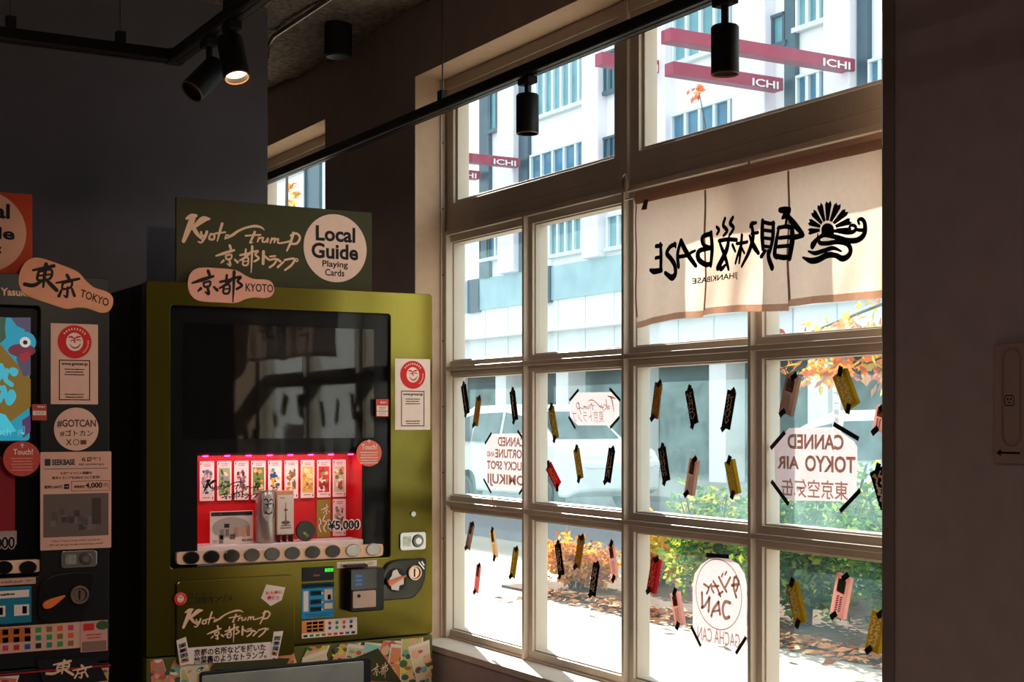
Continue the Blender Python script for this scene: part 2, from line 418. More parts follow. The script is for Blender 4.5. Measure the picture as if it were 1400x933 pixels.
XB = 20.0
bld = thing('office_building', (XB, 30, GZ + .02), 'white office building with blue window bands and red name beams across the street', 'building')
def yz(u, v): p = onX(u, v, XB); return p.y, p.z
FW = mat('f6f4f2', .8, 0, .03, .8, .2); FNAVY = mat('1f3d52', .35, 0, .15, 2, .5); FTEAL = mat('5f97a3', .25, 0, .25, 1.2, .5); FBLUE = mat('2d6f92', .2, 0, .3, 1.5, .5)
FBAND = mat('9dbcc4', .5, 0, .12, 1.5, .3); FLAV = mat('f0eaf2', .8, 0, .03, 1); FMUL = mat('dfe6e8', .6, 0, 0)
mb = MB(); mb.box((XB, -6, EYE + 1.45), (XB + 14, 22, 12.4)); mb.box((XB, 22, EYE + 1.45), (XB + 14, 75, 18)); mb.box((XB + 2.5, -6, GZ + .02), (XB + 14, 75, EYE + 1.46))
mb.mi = [mb.m(FW)] * len(mb.f); JO = mat('b9c4c8', .8, 0, 0)
for k in range(60): mb.box((XB - .012, -5 + k * 1.32, EYE + 1.46), (XB - .004, -4.98 + k * 1.32, EYE + 3.2), JO)
mb.build('wall', FW, bld)
MB().box((XB + 2.4, -6, GZ + .05), (XB + 2.5, 75, EYE + 1.44)).build('shopfront', mat('0b151d', .3, 0, .4, .6, .3), bld)
MB().box((XB - .06, -6, EYE + 3.2), (XB + .02, 75, EYE + 4.1)).build('spandrel_band', FBAND, bld)
MB().box((XB - .25, -6, EYE + 2.34), (XB + .02, 75, EYE + 2.46)).build('ledge', FW, bld, bevel=.03)
for k in range(14): MB().box((XB + .2, 12 + k * 3.3, GZ + .02), (XB + .75, 12.6 + k * 3.3, EYE + 1.46)).build('column', FW, bld)
for u0, u1 in ((660, 673), (714, 726.5), (1078, 1093), (1178, 1192)):
    (a, _), (b, _) = yz(u0, 300), yz(u1, 300)
    MB().box((XB - .12, b, EYE + 4.1), (XB + .02, a, 12.3)).build('downpipe_recess', FNAVY, bld)
for u0, u1 in ((643, 658), (745, 756)):
    (a, _), (b, _) = yz(u0, 400), yz(u1, 400)
    MB().box((XB - .1, b, EYE + 3.15), (XB + .02, a, EYE + 4.12)).build('louver_block', FNAVY, bld)
for u0, u1 in ((692, 714), (808, 830), (1015, 1060), (1140, 1176), (895, 923)):
    (a, _), (b, _) = yz(u0, 300), yz(u1, 300)
    MB().box((XB - .3, b, EYE + 4.1), (XB + .02, a, 12.4)).build('pier', FLAV, bld, bevel=.03)
WINS = [(737, 808, 40, 148, FTEAL, 6), (730, 808, 201, 240, FBLUE, 5), (673.5, 692, 118, 176, FTEAL, 2), (830, 846, 70, 124, FTEAL, 2), (830, 846, 187, 220, FBLUE, 2),
        (925, 1043, -30, 66, FTEAL, 6), (923, 1045, 139, 184, FBLUE, 6), (1094, 1139, -20, 31, FTEAL, 3), (1094, 1139, 98, 146, FBLUE, 3), (1193, 1240, 76, 118, FBLUE, 3),
        (661, 692, 318, 352, FBLUE, 3), (756, 800, 300, 345, FTEAL, 4), (835, 880, 290, 335, FTEAL, 3), (374, 418, 190, 240, FTEAL, 3), (420, 440, 200, 300, FNAVY, 1), (1060, 1077, 20, 60, FTEAL, 1)]
for u0, u1, v0, v1, m_, n in WINS:
    uc = (u0 + u1) / 2; (a, _), (b, _) = yz(u0, 300), yz(u1, 300); z1 = yz(uc, v0)[1]; z0 = yz(uc, v1)[1]
    wn = MB().box((XB - .05, b, z0), (XB + .02, a, z1)).build('window', m_, bld)
    mb = MB()
    for k in range(n + 1):
        y = b + (a - b) * k / n; mb.box((XB - .12, y - .045, z0), (XB - .04, y + .045, z1))
    mb.box((XB - .16, b - .1, z0 - .1), (XB - .04, a + .1, z0)); mb.box((XB - .14, b, z1 - .06), (XB - .04, a, z1))
    mb.build('mullion', FMUL if n > 2 else FNAVY, wn)
RED = mat('a01c44', .45, 0, .05, 2); WLET = ink('f4f0f0')
def beam(ul, vl, ur, vr, th_px):
    e = onX(ur, vr, XB - .32); s_r = (e.x * SN + e.y * CS); th = th_px * s_r / FPX
    zc = e.z; s_l = (zc - EYE) * FPX / (HOR - vl); st = ray(ul, vl) * s_l
    b = MB().box((st.x, e.y, zc - th / 2), (XB - .2, e.y + .3, zc + th / 2)).build('name_beam', RED, bld, bevel=.01)
    f = Flat(lambda p, h: (p[0], e.y - h, p[1])); L = XB - .32
    f.h = .012; f.text('ICHI', (L - .72, zc - th * .48, L - .02, zc + th * .14), WLET, off=.02)
    f.build('lettering', b)
    return b
for a in ((923, 44, 1163, 88, 17), (921, 92, 1065, 114.5, 17), (600, 206, 706, 222, 12), (600, 233, 652, 239, 11), (826, 78, 900, 91, 17)): beam(*a)

# sunlit block down the street on the near right (it shows in the shiny machine fronts)
b2 = thing('corner_building', (13, -17, GZ), 'sunlit pale corner building down the street, seen only as a reflection', 'building')
MB().box((9, -24, GZ - .05), (24, -16, 16)).build('wall', mat('fbf8f4', .8, 0, .03, 1), b2)
for k in range(3):
    for j in range(4): MB().box((14 + k * 2.8, -16.02, 2.2 + j * 3.3), (15.4 + k * 2.8, -15.98, 4.0 + j * 3.3)).build('window', FBLUE, b2)

# ------------------------------------------------------------------ vehicles
def car(loc, rz, label, paint, h=1.72):
    t = thing('parked_car', loc, label, 'car', None); t.rotation_euler = (0, 0, rz)
    R = Matrix.Rotation(0, 3, 'Z')
    L, W = 4.5, 1.68
    k = h / 1.72
    prof = [(-2.2, .35), (-2.25, .8), (-2.1, 1.0), (-1.35, 1.1), (-.55, 1.62), (.0, 1.72), (1.5, 1.70), (2.05, 1.5), (2.22, 1.0), (2.25, .4), (1.9, .25), (-1.9, .25)]
    o = Vector(loc)
    def sect(y, inset, dz):
        return [o + Vector((y, x, (z + dz) * k)) for x, z in prof] if not inset else [o + Vector((y - math.copysign(inset * max(0, (z - .95)) / .75 + .04, y), x, z * k)) for x, z in prof]
    mb = MB(); n = len(prof); secs = [sect(-W / 2, .16, 0), sect(-W / 2 + .25, 0, .015), sect(W / 2 - .25, 0, .015), sect(W / 2, .16, 0)]
    vs_ = [p for s_ in secs for p in s_]
    fs = [(i * n + j, (i + 1) * n + j, (i + 1) * n + (j + 1) % n, i * n + (j + 1) % n) for i in range(3) for j in range(n)] + [list(range(n)), [3 * n + j for j in range(n)][::-1]]
    body = mb.add(vs_, fs).build('body', paint, t, bevel=.05)
    dark = mat('1d2d36', .1, 0, .1, 3, .6)
    for sgn in (-1, 1):
        for poly in ([(-1.0, 1.12), (-.5, 1.52), (.25, 1.6), (.25, 1.1)], [(.35, 1.1), (.35, 1.6), (1.25, 1.58), (1.3, 1.1)], [(1.4, 1.1), (1.36, 1.57), (1.75, 1.5), (1.95, 1.1)]):
            pts = []
            for x, z in poly: pts.append(o + Vector((sgn * (W / 2 - (.16 * (z - .95) / .75 + .04) + .008), x, z * k)))
            MB().slab(pts, (sgn * .004, 0, 0)).build('side_window', dark, t)
        for x in (-1.35, 1.4):
            c = o + Vector((sgn * (W / 2 - .1), x, .31))
            wh = MB().tube([c - Vector((sgn * .1, 0, 0)), c + Vector((sgn * .1, 0, 0))], [.31, .31], 24).build('wheel', mat('151515', .8, 0, 0), t, bevel=.03)
            MB().tube([c + Vector((sgn * .1, 0, 0)), c + Vector((sgn * .112, 0, 0))], [.2, .17], 20).build('hubcap', STEEL, wh)
        MB().slab([o + Vector((sgn * .45 - .2, -2.262, .75)), o + Vector((sgn * .45 + .2, -2.262, .75)), o + Vector((sgn * .45 + .2, -2.20, .93)), o + Vector((sgn * .45 - .2, -2.20, .93))], (0, .02, 0)).build('headlight', mat('d8e4e8', .1, 0, 0), t)
    ws = [o + Vector((-.62, -1.28, 1.17 * k)), o + Vector((.62, -1.28, 1.17 * k)), o + Vector((.56, -.62, 1.6 * k)), o + Vector((-.56, -.62, 1.6 * k))]
    MB().slab(ws, (0, -.012, .012)).build('windshield', dark, t)
    rw = [o + Vector((-.6, 2.24, 1.05 * k)), o + Vector((.6, 2.24, 1.05 * k)), o + Vector((.56, 2.1, 1.48 * k)), o + Vector((-.56, 2.1, 1.48 * k))]
    MB().slab(rw, (0, .012, .004)).build('rear_window', dark, t)
    return t
CARW = mat('eef0f0', .3, 0, .02, 2, .5)
car((12.9, 21.0, GZ - .08), 0, 'white minivan parked across the road, behind the left panes', CARW, 1.76)
car((12.6, 11.4, GZ - .08), 0, 'white car parked behind the hedge, beside the right edge of the window', CARW, 1.62)
car((14.4, 32.0, GZ - .08), 0, 'silver car farther up the road beyond the white minivan', mat('9aa4aa', .3, .3, .02), 1.6)

# street furniture
p = at_depth(1067, 457, 27.0)
t = thing('road_sign', (p.x, p.y, GZ), 'small red round no entry sign on a pole by the far building', 'sign')
MB().tube([(p.x, p.y + .03, GZ + .02), (p.x, p.y + .03, p.z + .1)], .03, 10).build('pole', STEEL, t)
dv = Vector((p.x, p.y, 0)).normalized(); rt = Vector((dv.y, -dv.x, 0))
f = Flat(lambda q, h: p + rt * q[0] + Vector((0, 0, q[1])) - dv * h)
disc = MB().slab([p + rt * a + Vector((0, 0, b)) for a, b in ell(0, 0, .088, .098, 28)], dv * .02).build('disc', mat('cf2f2f', .4, 0, 0), t)
f.h = .003; f.rect((-.06, -.016, .06, .016), ink('f6f0ee')); f.build('bar', disc)
p = at_depth(1143.5, 552, 16.0)
t = thing('direction_sign', (p.x, p.y, GZ), 'narrow white upright sign with an arrow standing beyond the hedge', 'sign')
dv = Vector((p.x, p.y, 0)).normalized(); rt = Vector((dv.y, -dv.x, 0))
f = Flat(lambda q, h, p=p, dv=dv, rt=rt: p + rt * q[0] + Vector((0, 0, q[1])) - dv * h)
bo = MB().slab([p + rt * a + Vector((0, 0, b)) for a, b in ((-.043, -.5), (.043, -.5), (.043, .2), (-.043, .2))], dv * .02).build('board', mat('f0dcd6', .6, 0, 0), t)
mb = MB().tube([p + dv * .03 + Vector((0, 0, .1)), Vector((p.x, p.y, GZ - .07)) + dv * .03], .015, 8).build('pole', STEEL, t)
f.h = .003; f.text('→', (-.03, .09, .03, .15), ink('8a5a52'))
for k, ch in enumerate('一般進入口'): f.text(ch, (-.025, -.03 - k * .095, .025, .03 - k * .095) if ch != '一' else (-.025, .0, .025, .008), ink('9a6a60'))
f.build('lettering', bo)

# ------------------------------------------------------------------ planting
def leaves(mb, c, rad, n, size, mats, droop=0., shell=.5, aspect=.5):
    for _ in range(n):
        while True:
            d = Vector((rnd.uniform(-1, 1), rnd.uniform(-1, 1), rnd.uniform(-1, 1)))
            if 1e-3 < d.length <= 1: break
        d = d.normalized() * (shell + (1 - shell) * rnd.random())
        p = Vector(c) + Vector((d.x * rad[0], d.y * rad[1], d.z * rad[2]))
        if p.z < GZ + .05: continue
        ax = Vector((rnd.gauss(0, 1), rnd.gauss(0, 1), rnd.gauss(0, .6) - droop)).normalized(); sd_ = ax.cross(Vector((rnd.gauss(0, 1), rnd.gauss(0, 1), rnd.gauss(0, 1)))).normalized()
        up = ax.cross(sd_); L = size * rnd.uniform(.7, 1.3); W = L * aspect
        mb.add([p, p + ax * L * .5 + sd_ * W * .5 + up * L * .06, p + ax * L, p + ax * L * .5 - sd_ * W * .5 + up * L * .06], [(0, 1, 2, 3)], rnd.choice(mats))
def leafmat(h): return translucent(h, .45)
GREEN = [leafmat(h) for h in ('3f6a2a', '587f2e', '2f5a2c', '7d9a34')]
YGRN = [leafmat(h) for h in ('9aa838', 'c9b93a', '6f9434', 'b3b84a')]
YEL = [leafmat(h) for h in ('e0b93c', 'd3cf48', 'e6a83a')]
ORG = [leafmat(h) for h in ('d98a34', 'e2a24a', 'c46a3c', 'd8b04a')]
RUST = [leafmat(h) for h in ('b5522c', 'd77a30', 'e29a2e', 'c9783f', 'e8b03c')]
BARK = mat('4a3a30', .9, 0, .2, 20)
def shrub(name, x, y, r, h, mats, n, label, size=.06, group=None):
    t = thing(name, (x, y, GZ + .02), label, 'bush', group)
    mb = MB()
    for k in range(7):
        a = rnd.uniform(0, 6.28); rr = rnd.uniform(.2, .7) * r
        mb.tube([(x + .05 * math.cos(a), y + .05 * math.sin(a), GZ), (x + .5 * rr * math.cos(a), y + .5 * rr * math.sin(a), GZ + h * .45), (x + rr * math.cos(a), y + rr * math.sin(a), GZ + h * .85)], [.018, .012, .005], 6)
    mb.build('stems', BARK, t)
    mb = MB()
    for k in range(7):
        a = k * .9 + rnd.uniform(0, .5); q = rnd.uniform(.2, .42) * r
        leaves(mb, (x + q * math.cos(a), y + q * math.sin(a), GZ + h * (.3 + .36 * ((k * 3) % 7) / 6)), (r * .58, r * .58, h * .34), n // 7, size, mats, 0, .35)
    fo = mb.build('foliage', None, t); return t
HG = 'clipped shrubs in the hedge along the pavement'
for k, (x, y, r, h, mt_, n, lab) in enumerate([
    (6.42, 9.95, .42, .48, ORG, 1500, 'low orange shrub at the far end of the hedge'),
    (7.2, 9.9, .38, .66, YEL, 1500, 'yellow shrub standing just right of the low orange shrub'),
    (6.6, 8.4, .48, 1.02, YGRN + GREEN, 2400, 'yellowish green shrub next to the low orange shrub'),
    (6.6, 7.4, .5, 1.08, GREEN + YGRN[:1], 3000, 'green shrub behind the arch-shaped poster in the lower pane'),
    (6.6, 6.38, .5, 1.12, GREEN, 3400, 'dark green shrub behind the lower right pane'),
    (6.6, 5.36, .5, 1.15, GREEN + YGRN[2:3], 3000, 'green shrub in the hedge nearest the right pier'),
    (7.65, 8.2, .52, 1.28, YGRN + GREEN[:2], 2400, 'tall yellow-green shrub in the back row, beside the road'),
    (7.65, 7.15, .52, 1.3, GREEN + YGRN[:2], 2400, 'tall green shrub in the back row, behind the dark green one'),
    (7.65, 6.1, .52, 1.32, GREEN + YGRN[:1], 2400, 'tall green shrub in the back row nearest the right pier')]):
    shrub('hedge_shrub', x, y, r, h, mt_, n, lab, .07, HG)
# autumn tree over the hedge: trunk beside the right pier, boughs reaching left
t = thing('autumn_tree', (7.0, 4.7, GZ + .02), 'orange-leaved tree whose boughs hang over the hedge below the curtain', 'tree')
mb = MB(); mb.tube([(7.0, 4.7, GZ), (6.95, 4.75, 1.0), (6.85, 4.9, 2.0), (6.7, 5.1, 3.2), (6.7, 5.3, 4.5)], [.09, .075, .06, .045, .02], 10); mb.build('trunk', BARK, t)
boughs = [((6.9, 4.85, 1.75), (6.6, 5.5, 2.05), (6.3, 6.3, 1.95), (6.1, 7.1, 1.72)), ((6.85, 4.9, 2.0), (6.4, 5.3, 2.1), (6.0, 5.8, 1.95), (5.75, 6.3, 1.75)), ((6.8, 5.0, 2.6), (7.0, 5.9, 2.5), (7.0, 7.0, 2.2), (6.9, 8.0, 1.95)),
          ((6.9, 4.8, 1.6), (6.2, 5.1, 1.95), (5.8, 5.5, 1.85), (5.6, 5.8, 1.7)), ((6.8, 5.0, 2.5), tuple(at_depth(962, 300, 7.2)), tuple(at_depth(966, 180, 7.3)), tuple(at_depth(955, 122, 7.4)))]
for b in boughs: MB().tube(b, [.03, .02, .012, .005] if b is not boughs[4] else [.02, .006, .004, .002], 7).build('bough', BARK, t)
mb = MB()
for b in boughs[:4]:
    for k in range(10):
        q = rnd.uniform(.35, 1.0) * 3; i = min(2, int(q)); c = Vector(b[i]).lerp(Vector(b[i + 1]), q - i)
        leaves(mb, c + Vector((rnd.uniform(-.12, .12), rnd.uniform(-.15, .15), -.05)), (.16, .22, .17), 17, .085, RUST + YGRN[1:2], .9, .2, .55)
leaves(mb, boughs[4][3], (.07, .1, .06), 16, .045, RUST[:2], .5, .2)
mb.build('foliage', None, t)
# sapling up the street, seen through the far window
t = thing('street_sapling', (6.35, 16.5, GZ), 'slim yellow-leaved sapling seen through the far window above the green sign', 'tree')
MB().tube([(6.35, 16.5, GZ - .01), (6.38, 16.5, 3.0), (6.4, 16.5, 5.2)], [.05, .035, .008], 8).build('trunk', BARK, t)
mb = MB()
for k in range(12): leaves(mb, (6.38 + rnd.uniform(-.12, .12), 16.5 + rnd.uniform(-.15, .15), 3.0 + k * .12), (.24 - k * .016, .24 - k * .016, .14), 14, .09, ORG + YEL, .2, .1, .6)
mb.build('foliage', None, t)
# fallen leaves
mb = MB()
LIT = [mat(h, .8, 0, 0) for h in ('b5713f', 'c98a55', '9a5a34', 'd9a56a', '8a4a2c')]
for k in range(1500):
    y = rnd.uniform(3.6, 9.8); x = 6.0 + abs(rnd.gauss(0, .1)) - .12 * (rnd.random() < .3) if rnd.random() < .93 else rnd.uniform(5.5, 6.0)
    z = (GZ + .034) if x > 5.99 else GZ + .012
    a = rnd.uniform(0, 6.28); L = rnd.uniform(.035, .075); tl = rnd.uniform(0, .03)
    d = Vector((math.cos(a), math.sin(a), 0)) * L; q = Vector((-math.sin(a), math.cos(a), 0)) * L * .32; p = Vector((x, y, z))
    mb.add([p - d, p + q + Vector((0, 0, tl)), p + d + Vector((0, 0, tl * .6)), p - q], [(0, 1, 2, 3)], rnd.choice(LIT))
tag(mb.build('fallen_leaves'), 'brown fallen leaves scattered along the foot of the hedge', 'leaves', None, 'stuff')

# ------------------------------------------------------------------ the two vending machines
YM = 4.40                                            # plane of the machine fronts
MTOP = EYE + .437
def R(u0, v0, u1, v1, y=YM):
    """frame rectangle -> (x0, z0, x1, z1) on the plane at y"""
    uc, vc = (u0 + u1) / 2, (v0 + v1) / 2
    return (onY(u0, vc, y).x, onY(uc, v1, y).z, onY(u1, vc, y).x, onY(uc, v0, y).z)
def P(u, v, y=YM): p = onY(u, v, y); return (p.x, p.z)
def zoomP(ox, oy, sc, y=YM): return lambda a, b: P(ox + a * sc, oy + b * sc, y)
def front(y): return lambda p, h: (p[0], y - h, p[1])
def plate(name, rect, y, th, mt, parent, r=.003, bevel=.0008, n=5):
    """rounded plate whose face is at y - th"""
    pts = [(a, y, b) for a, b in rrect(*rect, min(r, (rect[2] - rect[0]) / 2.01, (rect[3] - rect[1]) / 2.01), n)]
    return MB().slab(pts, (0, -th, 0), mt).build(name, None, parent, bevel=bevel)
def polyplate(name, pts, y, th, mt, parent, bevel=.0006):
    return MB().slab([(a, y, b) for a, b in pts], (0, -th, 0), mt).build(name, None, parent, bevel=bevel)
def sticker(name, rect, mt, parent, y=YM, r=.002): return plate(name, rect, y, .0012, mt, parent, r, 0)
def scribble(f, rect, rows, mt, fill=.8, hgt=.5):
    """rows of small illegible print"""
    x0, z0, x1, z1 = rect; dz = (z1 - z0) / rows
    for k in range(rows):
        zc = z1 - (k + .5) * dz; x = x0; wd = (x1 - x0) * (fill if k % 2 == 0 else fill * .9); x += ((x1 - x0) - wd) / 2; e = x + wd
        while x < e - .0005:
            q = min(e - x, dz * rnd.uniform(.35, .7))
            a, b = sorted((zc - dz * hgt / 2 * rnd.uniform(.6, 1), zc + dz * hgt / 2 * rnd.uniform(.6, 1)))
            f.rect((x, a, x + q * .75, b), mt); x += q
INK = ink('1a1718'); PEACH = mat('f2c4a2', .55, 0, .04); PAPR = mat('f3dcd0', .55, 0, .03); REDS = mat('e0302c', .5, 0, .03); REDI = ink('d92a28')
PINK = mat('f0a890', .5, 0, .03)
GREENP = mat('60581b', .2, .80, .05, 3, .5, 0)
GREENS = mat('3c3918', .6, 0, .04)

def face_roundel(f, cx, cz, r, red, paper):
    f.poly(ell(cx, cz, r, r, 36), red, .0004)
    f.poly(ell(cx, cz, r * .5, r * .55, 28), paper, .0008)
    K = lambda pts, w_: f.line([(cx + a * r, cz + b * r) for a, b in pts], [q * r for q in w_] if isinstance(w_, (list, tuple)) else w_ * r, red, .0012)
    K([(-.36, .26), (-.2, .3), (-.05, .2)], [.06, .12, .07]); K([(.36, .32), (.2, .3), (.05, .24)], [.06, .12, .07]); K([(-.22, .05), (-.1, .1), (.0, .06)], .07)
    K([(.1, .1), (.22, .14), (.33, .1)], .07); K([(.02, .22), (-.02, .0), (.06, -.04)], [.09, .07, .05]); K([(-.28, -.16), (-.05, -.36), (.2, -.3), (.34, -.1)], [.04, .09, .09, .04])
    for k in range(9):
        a = math.radians(40 + k * 12.5); f.poly([(cx + math.cos(a + d) * r * q, cz + math.sin(a + d) * r * q) for d, q in ((-.04, .72), (.05, .72), (.05, .84), (-.04, .84))], paper, .0012)
    for k in range(7):
        a = math.radians(-50 + k * 9); f.poly([(cx + math.cos(a + d) * r * q, cz + math.sin(a + d) * r * q) for d, q in ((-.03, .76), (.04, .76), (.04, .84), (-.03, .84))], paper, .0012)
def url_sticker(rect, parent, y=YM, name='notice_sticker', paper=PAPR):
    s = sticker(name, rect, paper, parent, y); x0, z0, x1, z1 = rect; W, H = x1 - x0, z1 - z0
    f = Flat(front(y - .0012))
    face_roundel(f, x0 + W * .5, z1 - H * .225, W * .36, REDI, PAPR)
    a = (x0 + W * .17, z0 + H * .05, x1 - W * .17, z0 + H * .55)
    for q in ((a[0], a[1], a[2], a[1] + W * .02), (a[0], a[3] - W * .02, a[2], a[3]), (a[0], a[1], a[0] + W * .02, a[3]), (a[2] - W * .02, a[1], a[2], a[3])): f.rect(q, INK)
    f.text('www.gotcan.jp', (x0 + W * .22, a[3] - H * .075, x1 - W * .22, a[3] - H * .03), INK, off=.03)
    scribble(f, (x0 + W * .24, a[3] - H * .20, x1 - W * .24, a[3] - H * .10), 3, INK)
    scribble(f, (x0 + W * .24, a[1] + H * .02, x1 - W * .24, a[1] + H * .09), 2, INK)
    f.build('print', s); return s
def tag_outline(rect, side=1):
    """bottle-like sticker: a fat end and a slimmer end"""
    x0, z0, x1, z1 = rect; W, H = x1 - x0, z1 - z0
    pts = [(0, .5), (.03, .8), (.13, .98), (.36, 1.0), (.55, .97), (.66, .83), (.76, .74), (.90, .74), (.975, .66), (1, .46), (.975, .28), (.90, .19), (.76, .19), (.66, .13), (.55, .01), (.36, 0), (.13, .02), (.03, .2)]
    return [(x0 + a * W, z0 + b * H) for a, b in crom(pts, 4, True)]
def cards_collage(f, rect, n, seed):
    """overlapping illustrated playing cards"""
    r_ = random.Random(seed); x0, z0, x1, z1 = rect
    PAL = [ink(h) for h in ('e6d8c0', 'd88a5a', '7aa28a', 'e8b08a', '8a5a3a', 'b8b048', '6fae9a', 'c85a48', '4a6a3a', '7a4a5a', 'e6c64a', 'f0a0a0', '3f5a52')]
    BG = [ink(h) for h in ('e0c8a8', 'd98a58', '8fc4b0', 'e8a478', 'c8bc70', 'd8785a', 'b8c8a0')]
    for k in range(n):
        cx = x0 + (x1 - x0) * ((k + .5) / n); cz = z0 + (z1 - z0) * r_.uniform(.35, .8); a = r_.uniform(-.5, .5); ww, hh = .042, .12
        def T(p): return (cx + p[0] * math.cos(a) - p[1] * math.sin(a), cz + p[0] * math.sin(a) + p[1] * math.cos(a))
        def clip(pts): return [(min(max(q[0], x0), x1), min(max(q[1], z0), z1)) for q in map(T, pts)]
        h = .0006 + k * .0006
        f.poly(clip([(-ww, -hh), (ww, -hh), (ww, hh), (-ww, hh)]), ink('ecd6c6'), h)
        f.poly(clip([(-ww * .9, -hh * .9), (ww * .9, -hh * .9), (ww * .9, hh * .9), (-ww * .9, hh * .9)]), BG[(k * 3 + seed) % len(BG)], h + .0001)
        for j in range(30):
            px_, pz_ = r_.uniform(-.75, .75) * ww, r_.uniform(-.8, .8) * hh; rr = r_.uniform(.006, .016)
            f.poly(clip(ell(px_, pz_, rr, rr * r_.uniform(.3, 1), 9)), r_.choice(PAL), h + .0002 + .00001 * j)

def coin_plate(parent, pz, y, body, lever):
    """leaf-shaped coin plate with knob, lever and slot; pz maps traced crop pixels to the front plane"""
    out = crom([(493, 243), (495, 310), (492, 380), (470, 450), (430, 505), (395, 535), (300, 546), (155, 552), (150, 490), (150, 420), (160, 370), (190, 310), (235, 265), (330, 246), (420, 243)], 4, True)
    cp = polyplate('coin_plate', [pz(*q) for q in out], y, .012, BLACK, parent, .002)
    inn = crom([(485, 252), (486, 310), (483, 376), (462, 444), (424, 496), (390, 526), (300, 537), (165, 542), (160, 480), (161, 422), (170, 374), (198, 317), (240, 273), (330, 255), (420, 252)], 4, True)
    face = polyplate('face_plate', [pz(*q) for q in inn], y - .0115, .002, body, cp, 0)
    c = pz(268, 400); rx = abs(pz(345, 400)[0] - c[0])
    polyplate('knob_well', ell(c[0], c[1], rx, rx * 1.04, 32), y - .013, .004, BLACK, cp)
    kn = [pz(*q) for q in ((235, 330), (268, 318), (282, 350), (318, 378), (318, 430), (285, 440), (280, 478), (225, 470), (220, 440), (200, 400), (225, 372))]
    polyplate('knob', kn, y - .0165, .008, mat('b5ada6', .3, .7, 0), cp)
    lv = [pz(*q) for q in crom([(190, 418), (192, 398), (206, 390), (232, 396), (322, 362), (318, 376), (245, 420), (222, 438), (204, 440)], 3, True)]
    polyplate('lever', lv, y - .024, .012, lever, cp, .002)
    c = pz(405, 345); rx = abs(pz(455, 345)[0] - c[0])
    mb = MB(); o = [(a, y - .013, b) for a, b in ell(c[0], c[1], rx, rx, 32)]; i = [(a, y - .013, b) for a, b in ell(c[0], c[1], rx * .78, rx * .78, 32)]
    mb.ring(o, i, (0, -.010, 0)); mb.build('slot_ring', mat('c9a893', .3, .8, 0), cp, bevel=.001)
    polyplate('slot_face', ell(c[0], c[1], rx * .74, rx * .74, 28), y - .013, .004, mat('d6b4a0', .3, .85, .1, 60), cp)
    plate('slot', (c[0] - rx * .12, c[1] - rx * .55, c[0] + rx * .12, c[1] + rx * .55), y - .0165, .001, BLACK, cp, .001, 0)
    mb = MB()
    for k in (0, 1):
        q = [pz(432 + k * 22, 268 - k * 6), pz(440 + k * 22, 262 - k * 6), pz(482, 314 - k * 26), pz(474, 320 - k * 26)]; mb.slab([(a, y - .013, b) for a, b in q], (0, -.004, 0))
    mb.build('slot_guide', CHROME, cp)
    return cp
def lock_plate(parent, rect, y, name='lock_plate'):
    lp = plate(name, rect, y, .006, CHROME, parent, .010, .0015); x0, z0, x1, z1 = rect; W, H = x1 - x0, z1 - z0
    plate('latch_window', (x0 + W * .12, z0 + H * .22, x0 + W * .42, z1 - H * .22), y - .006, .001, mat('aab0a0', .3, .6, .3, 80), lp, .003, 0)
    c = (x0 + W * .68, (z0 + z1) / 2); r = H * .38
    MB().tube([(c[0], y - .0055, c[1]), (c[0], y - .012, c[1])], [r, r * .85], 24).build('lock_barrel', STEEL, lp, smooth=True)
    MB().tube([(c[0], y - .0115, c[1]), (c[0], y - .0135, c[1])], [r * .55, r * .5], 20).build('keyhole', mat('d9d9d9', .2, 1, 0), lp, smooth=True)
    return lp
def cabinet(x0, x1, parent, mt, side, opening, r=.02):
    """body plus a front door with a rounded opening (x0,z0,x1,z1)"""
    mb = MB().box((x0 + .004, YM + .17, .06), (x1 - .004, YM + .48, MTOP - .004))
    a0, b0, a1, b1 = opening
    mb.ring([(x0 + .004, YM + .051, .06), (x1 - .004, YM + .051, .06), (x1 - .004, YM + .051, MTOP - .004), (x0 + .004, YM + .051, MTOP - .004)],
            [(a0 - .012, YM + .051, b0 - .012), (a1 + .012, YM + .051, b0 - .012), (a1 + .012, YM + .051, b1 + .012), (a0 - .012, YM + .051, b1 + .012)], (0, .12, 0))
    mb.build('cabinet', side, parent, bevel=.006)
    MB().box((x0 + .03, YM + .06, 0), (x1 - .03, YM + .46, .06)).build('plinth', MATTE, parent)
    o = [(a, YM, b) for a, b in rrect(x0, .660, x1, MTOP, .012)]; i = [(a, YM, b) for a, b in rrect(*opening, .012)]
    d = MB().ring(o, i, (0, .05, 0)).build('door', mt, parent, bevel=.0035, seg=3)
    return d

# ---- green machine
GX0, GX1 = P(200, 500)[0], P(591.3, 500)[0]
GO = (P(233, 600)[0], P(383, 770)[1], P(533.5, 600)[0], P(383, 423.5)[1])
gm = thing('vending_machine', ((GX0 + GX1) / 2, YM + .25, 0), 'olive green vending machine with lit red display bay beside the window', 'vending machine')
cabinet(GX0, GX1, gm, GREENP, mat('2a2a12', .5, .2, .05), GO)
# dark front glass surround with the lit bay cut out of it
BAYR = R(270, 619, 498, 772, YM + .028)
def ring4(outer, inner, y, dy):
    (a0, b0, a1, b1), (c0, d0, c1, d1) = outer, inner
    return [[(a0, y, b0), (a1, y, b0), (a1, y, b1), (a0, y, b1)], [(c0, y, d0), (c1, y, d0), (c1, y, d1), (c0, y, d1)], (0, dy, 0)]
gs = MB().ring(*ring4((GO[0] - .004, GO[1] - .004, GO[2] + .004, GO[3] + .004), BAYR, YM + .028, .02)).build('surround', mat('17171a', .3, 0, 0, 1, .06), gm)
scr = plate('screen', R(251, 446, 511, 600, YM + .028), YM + .028, .004, mat('131315', .03, 0, 0, 1, .27), gm, .008, .001)
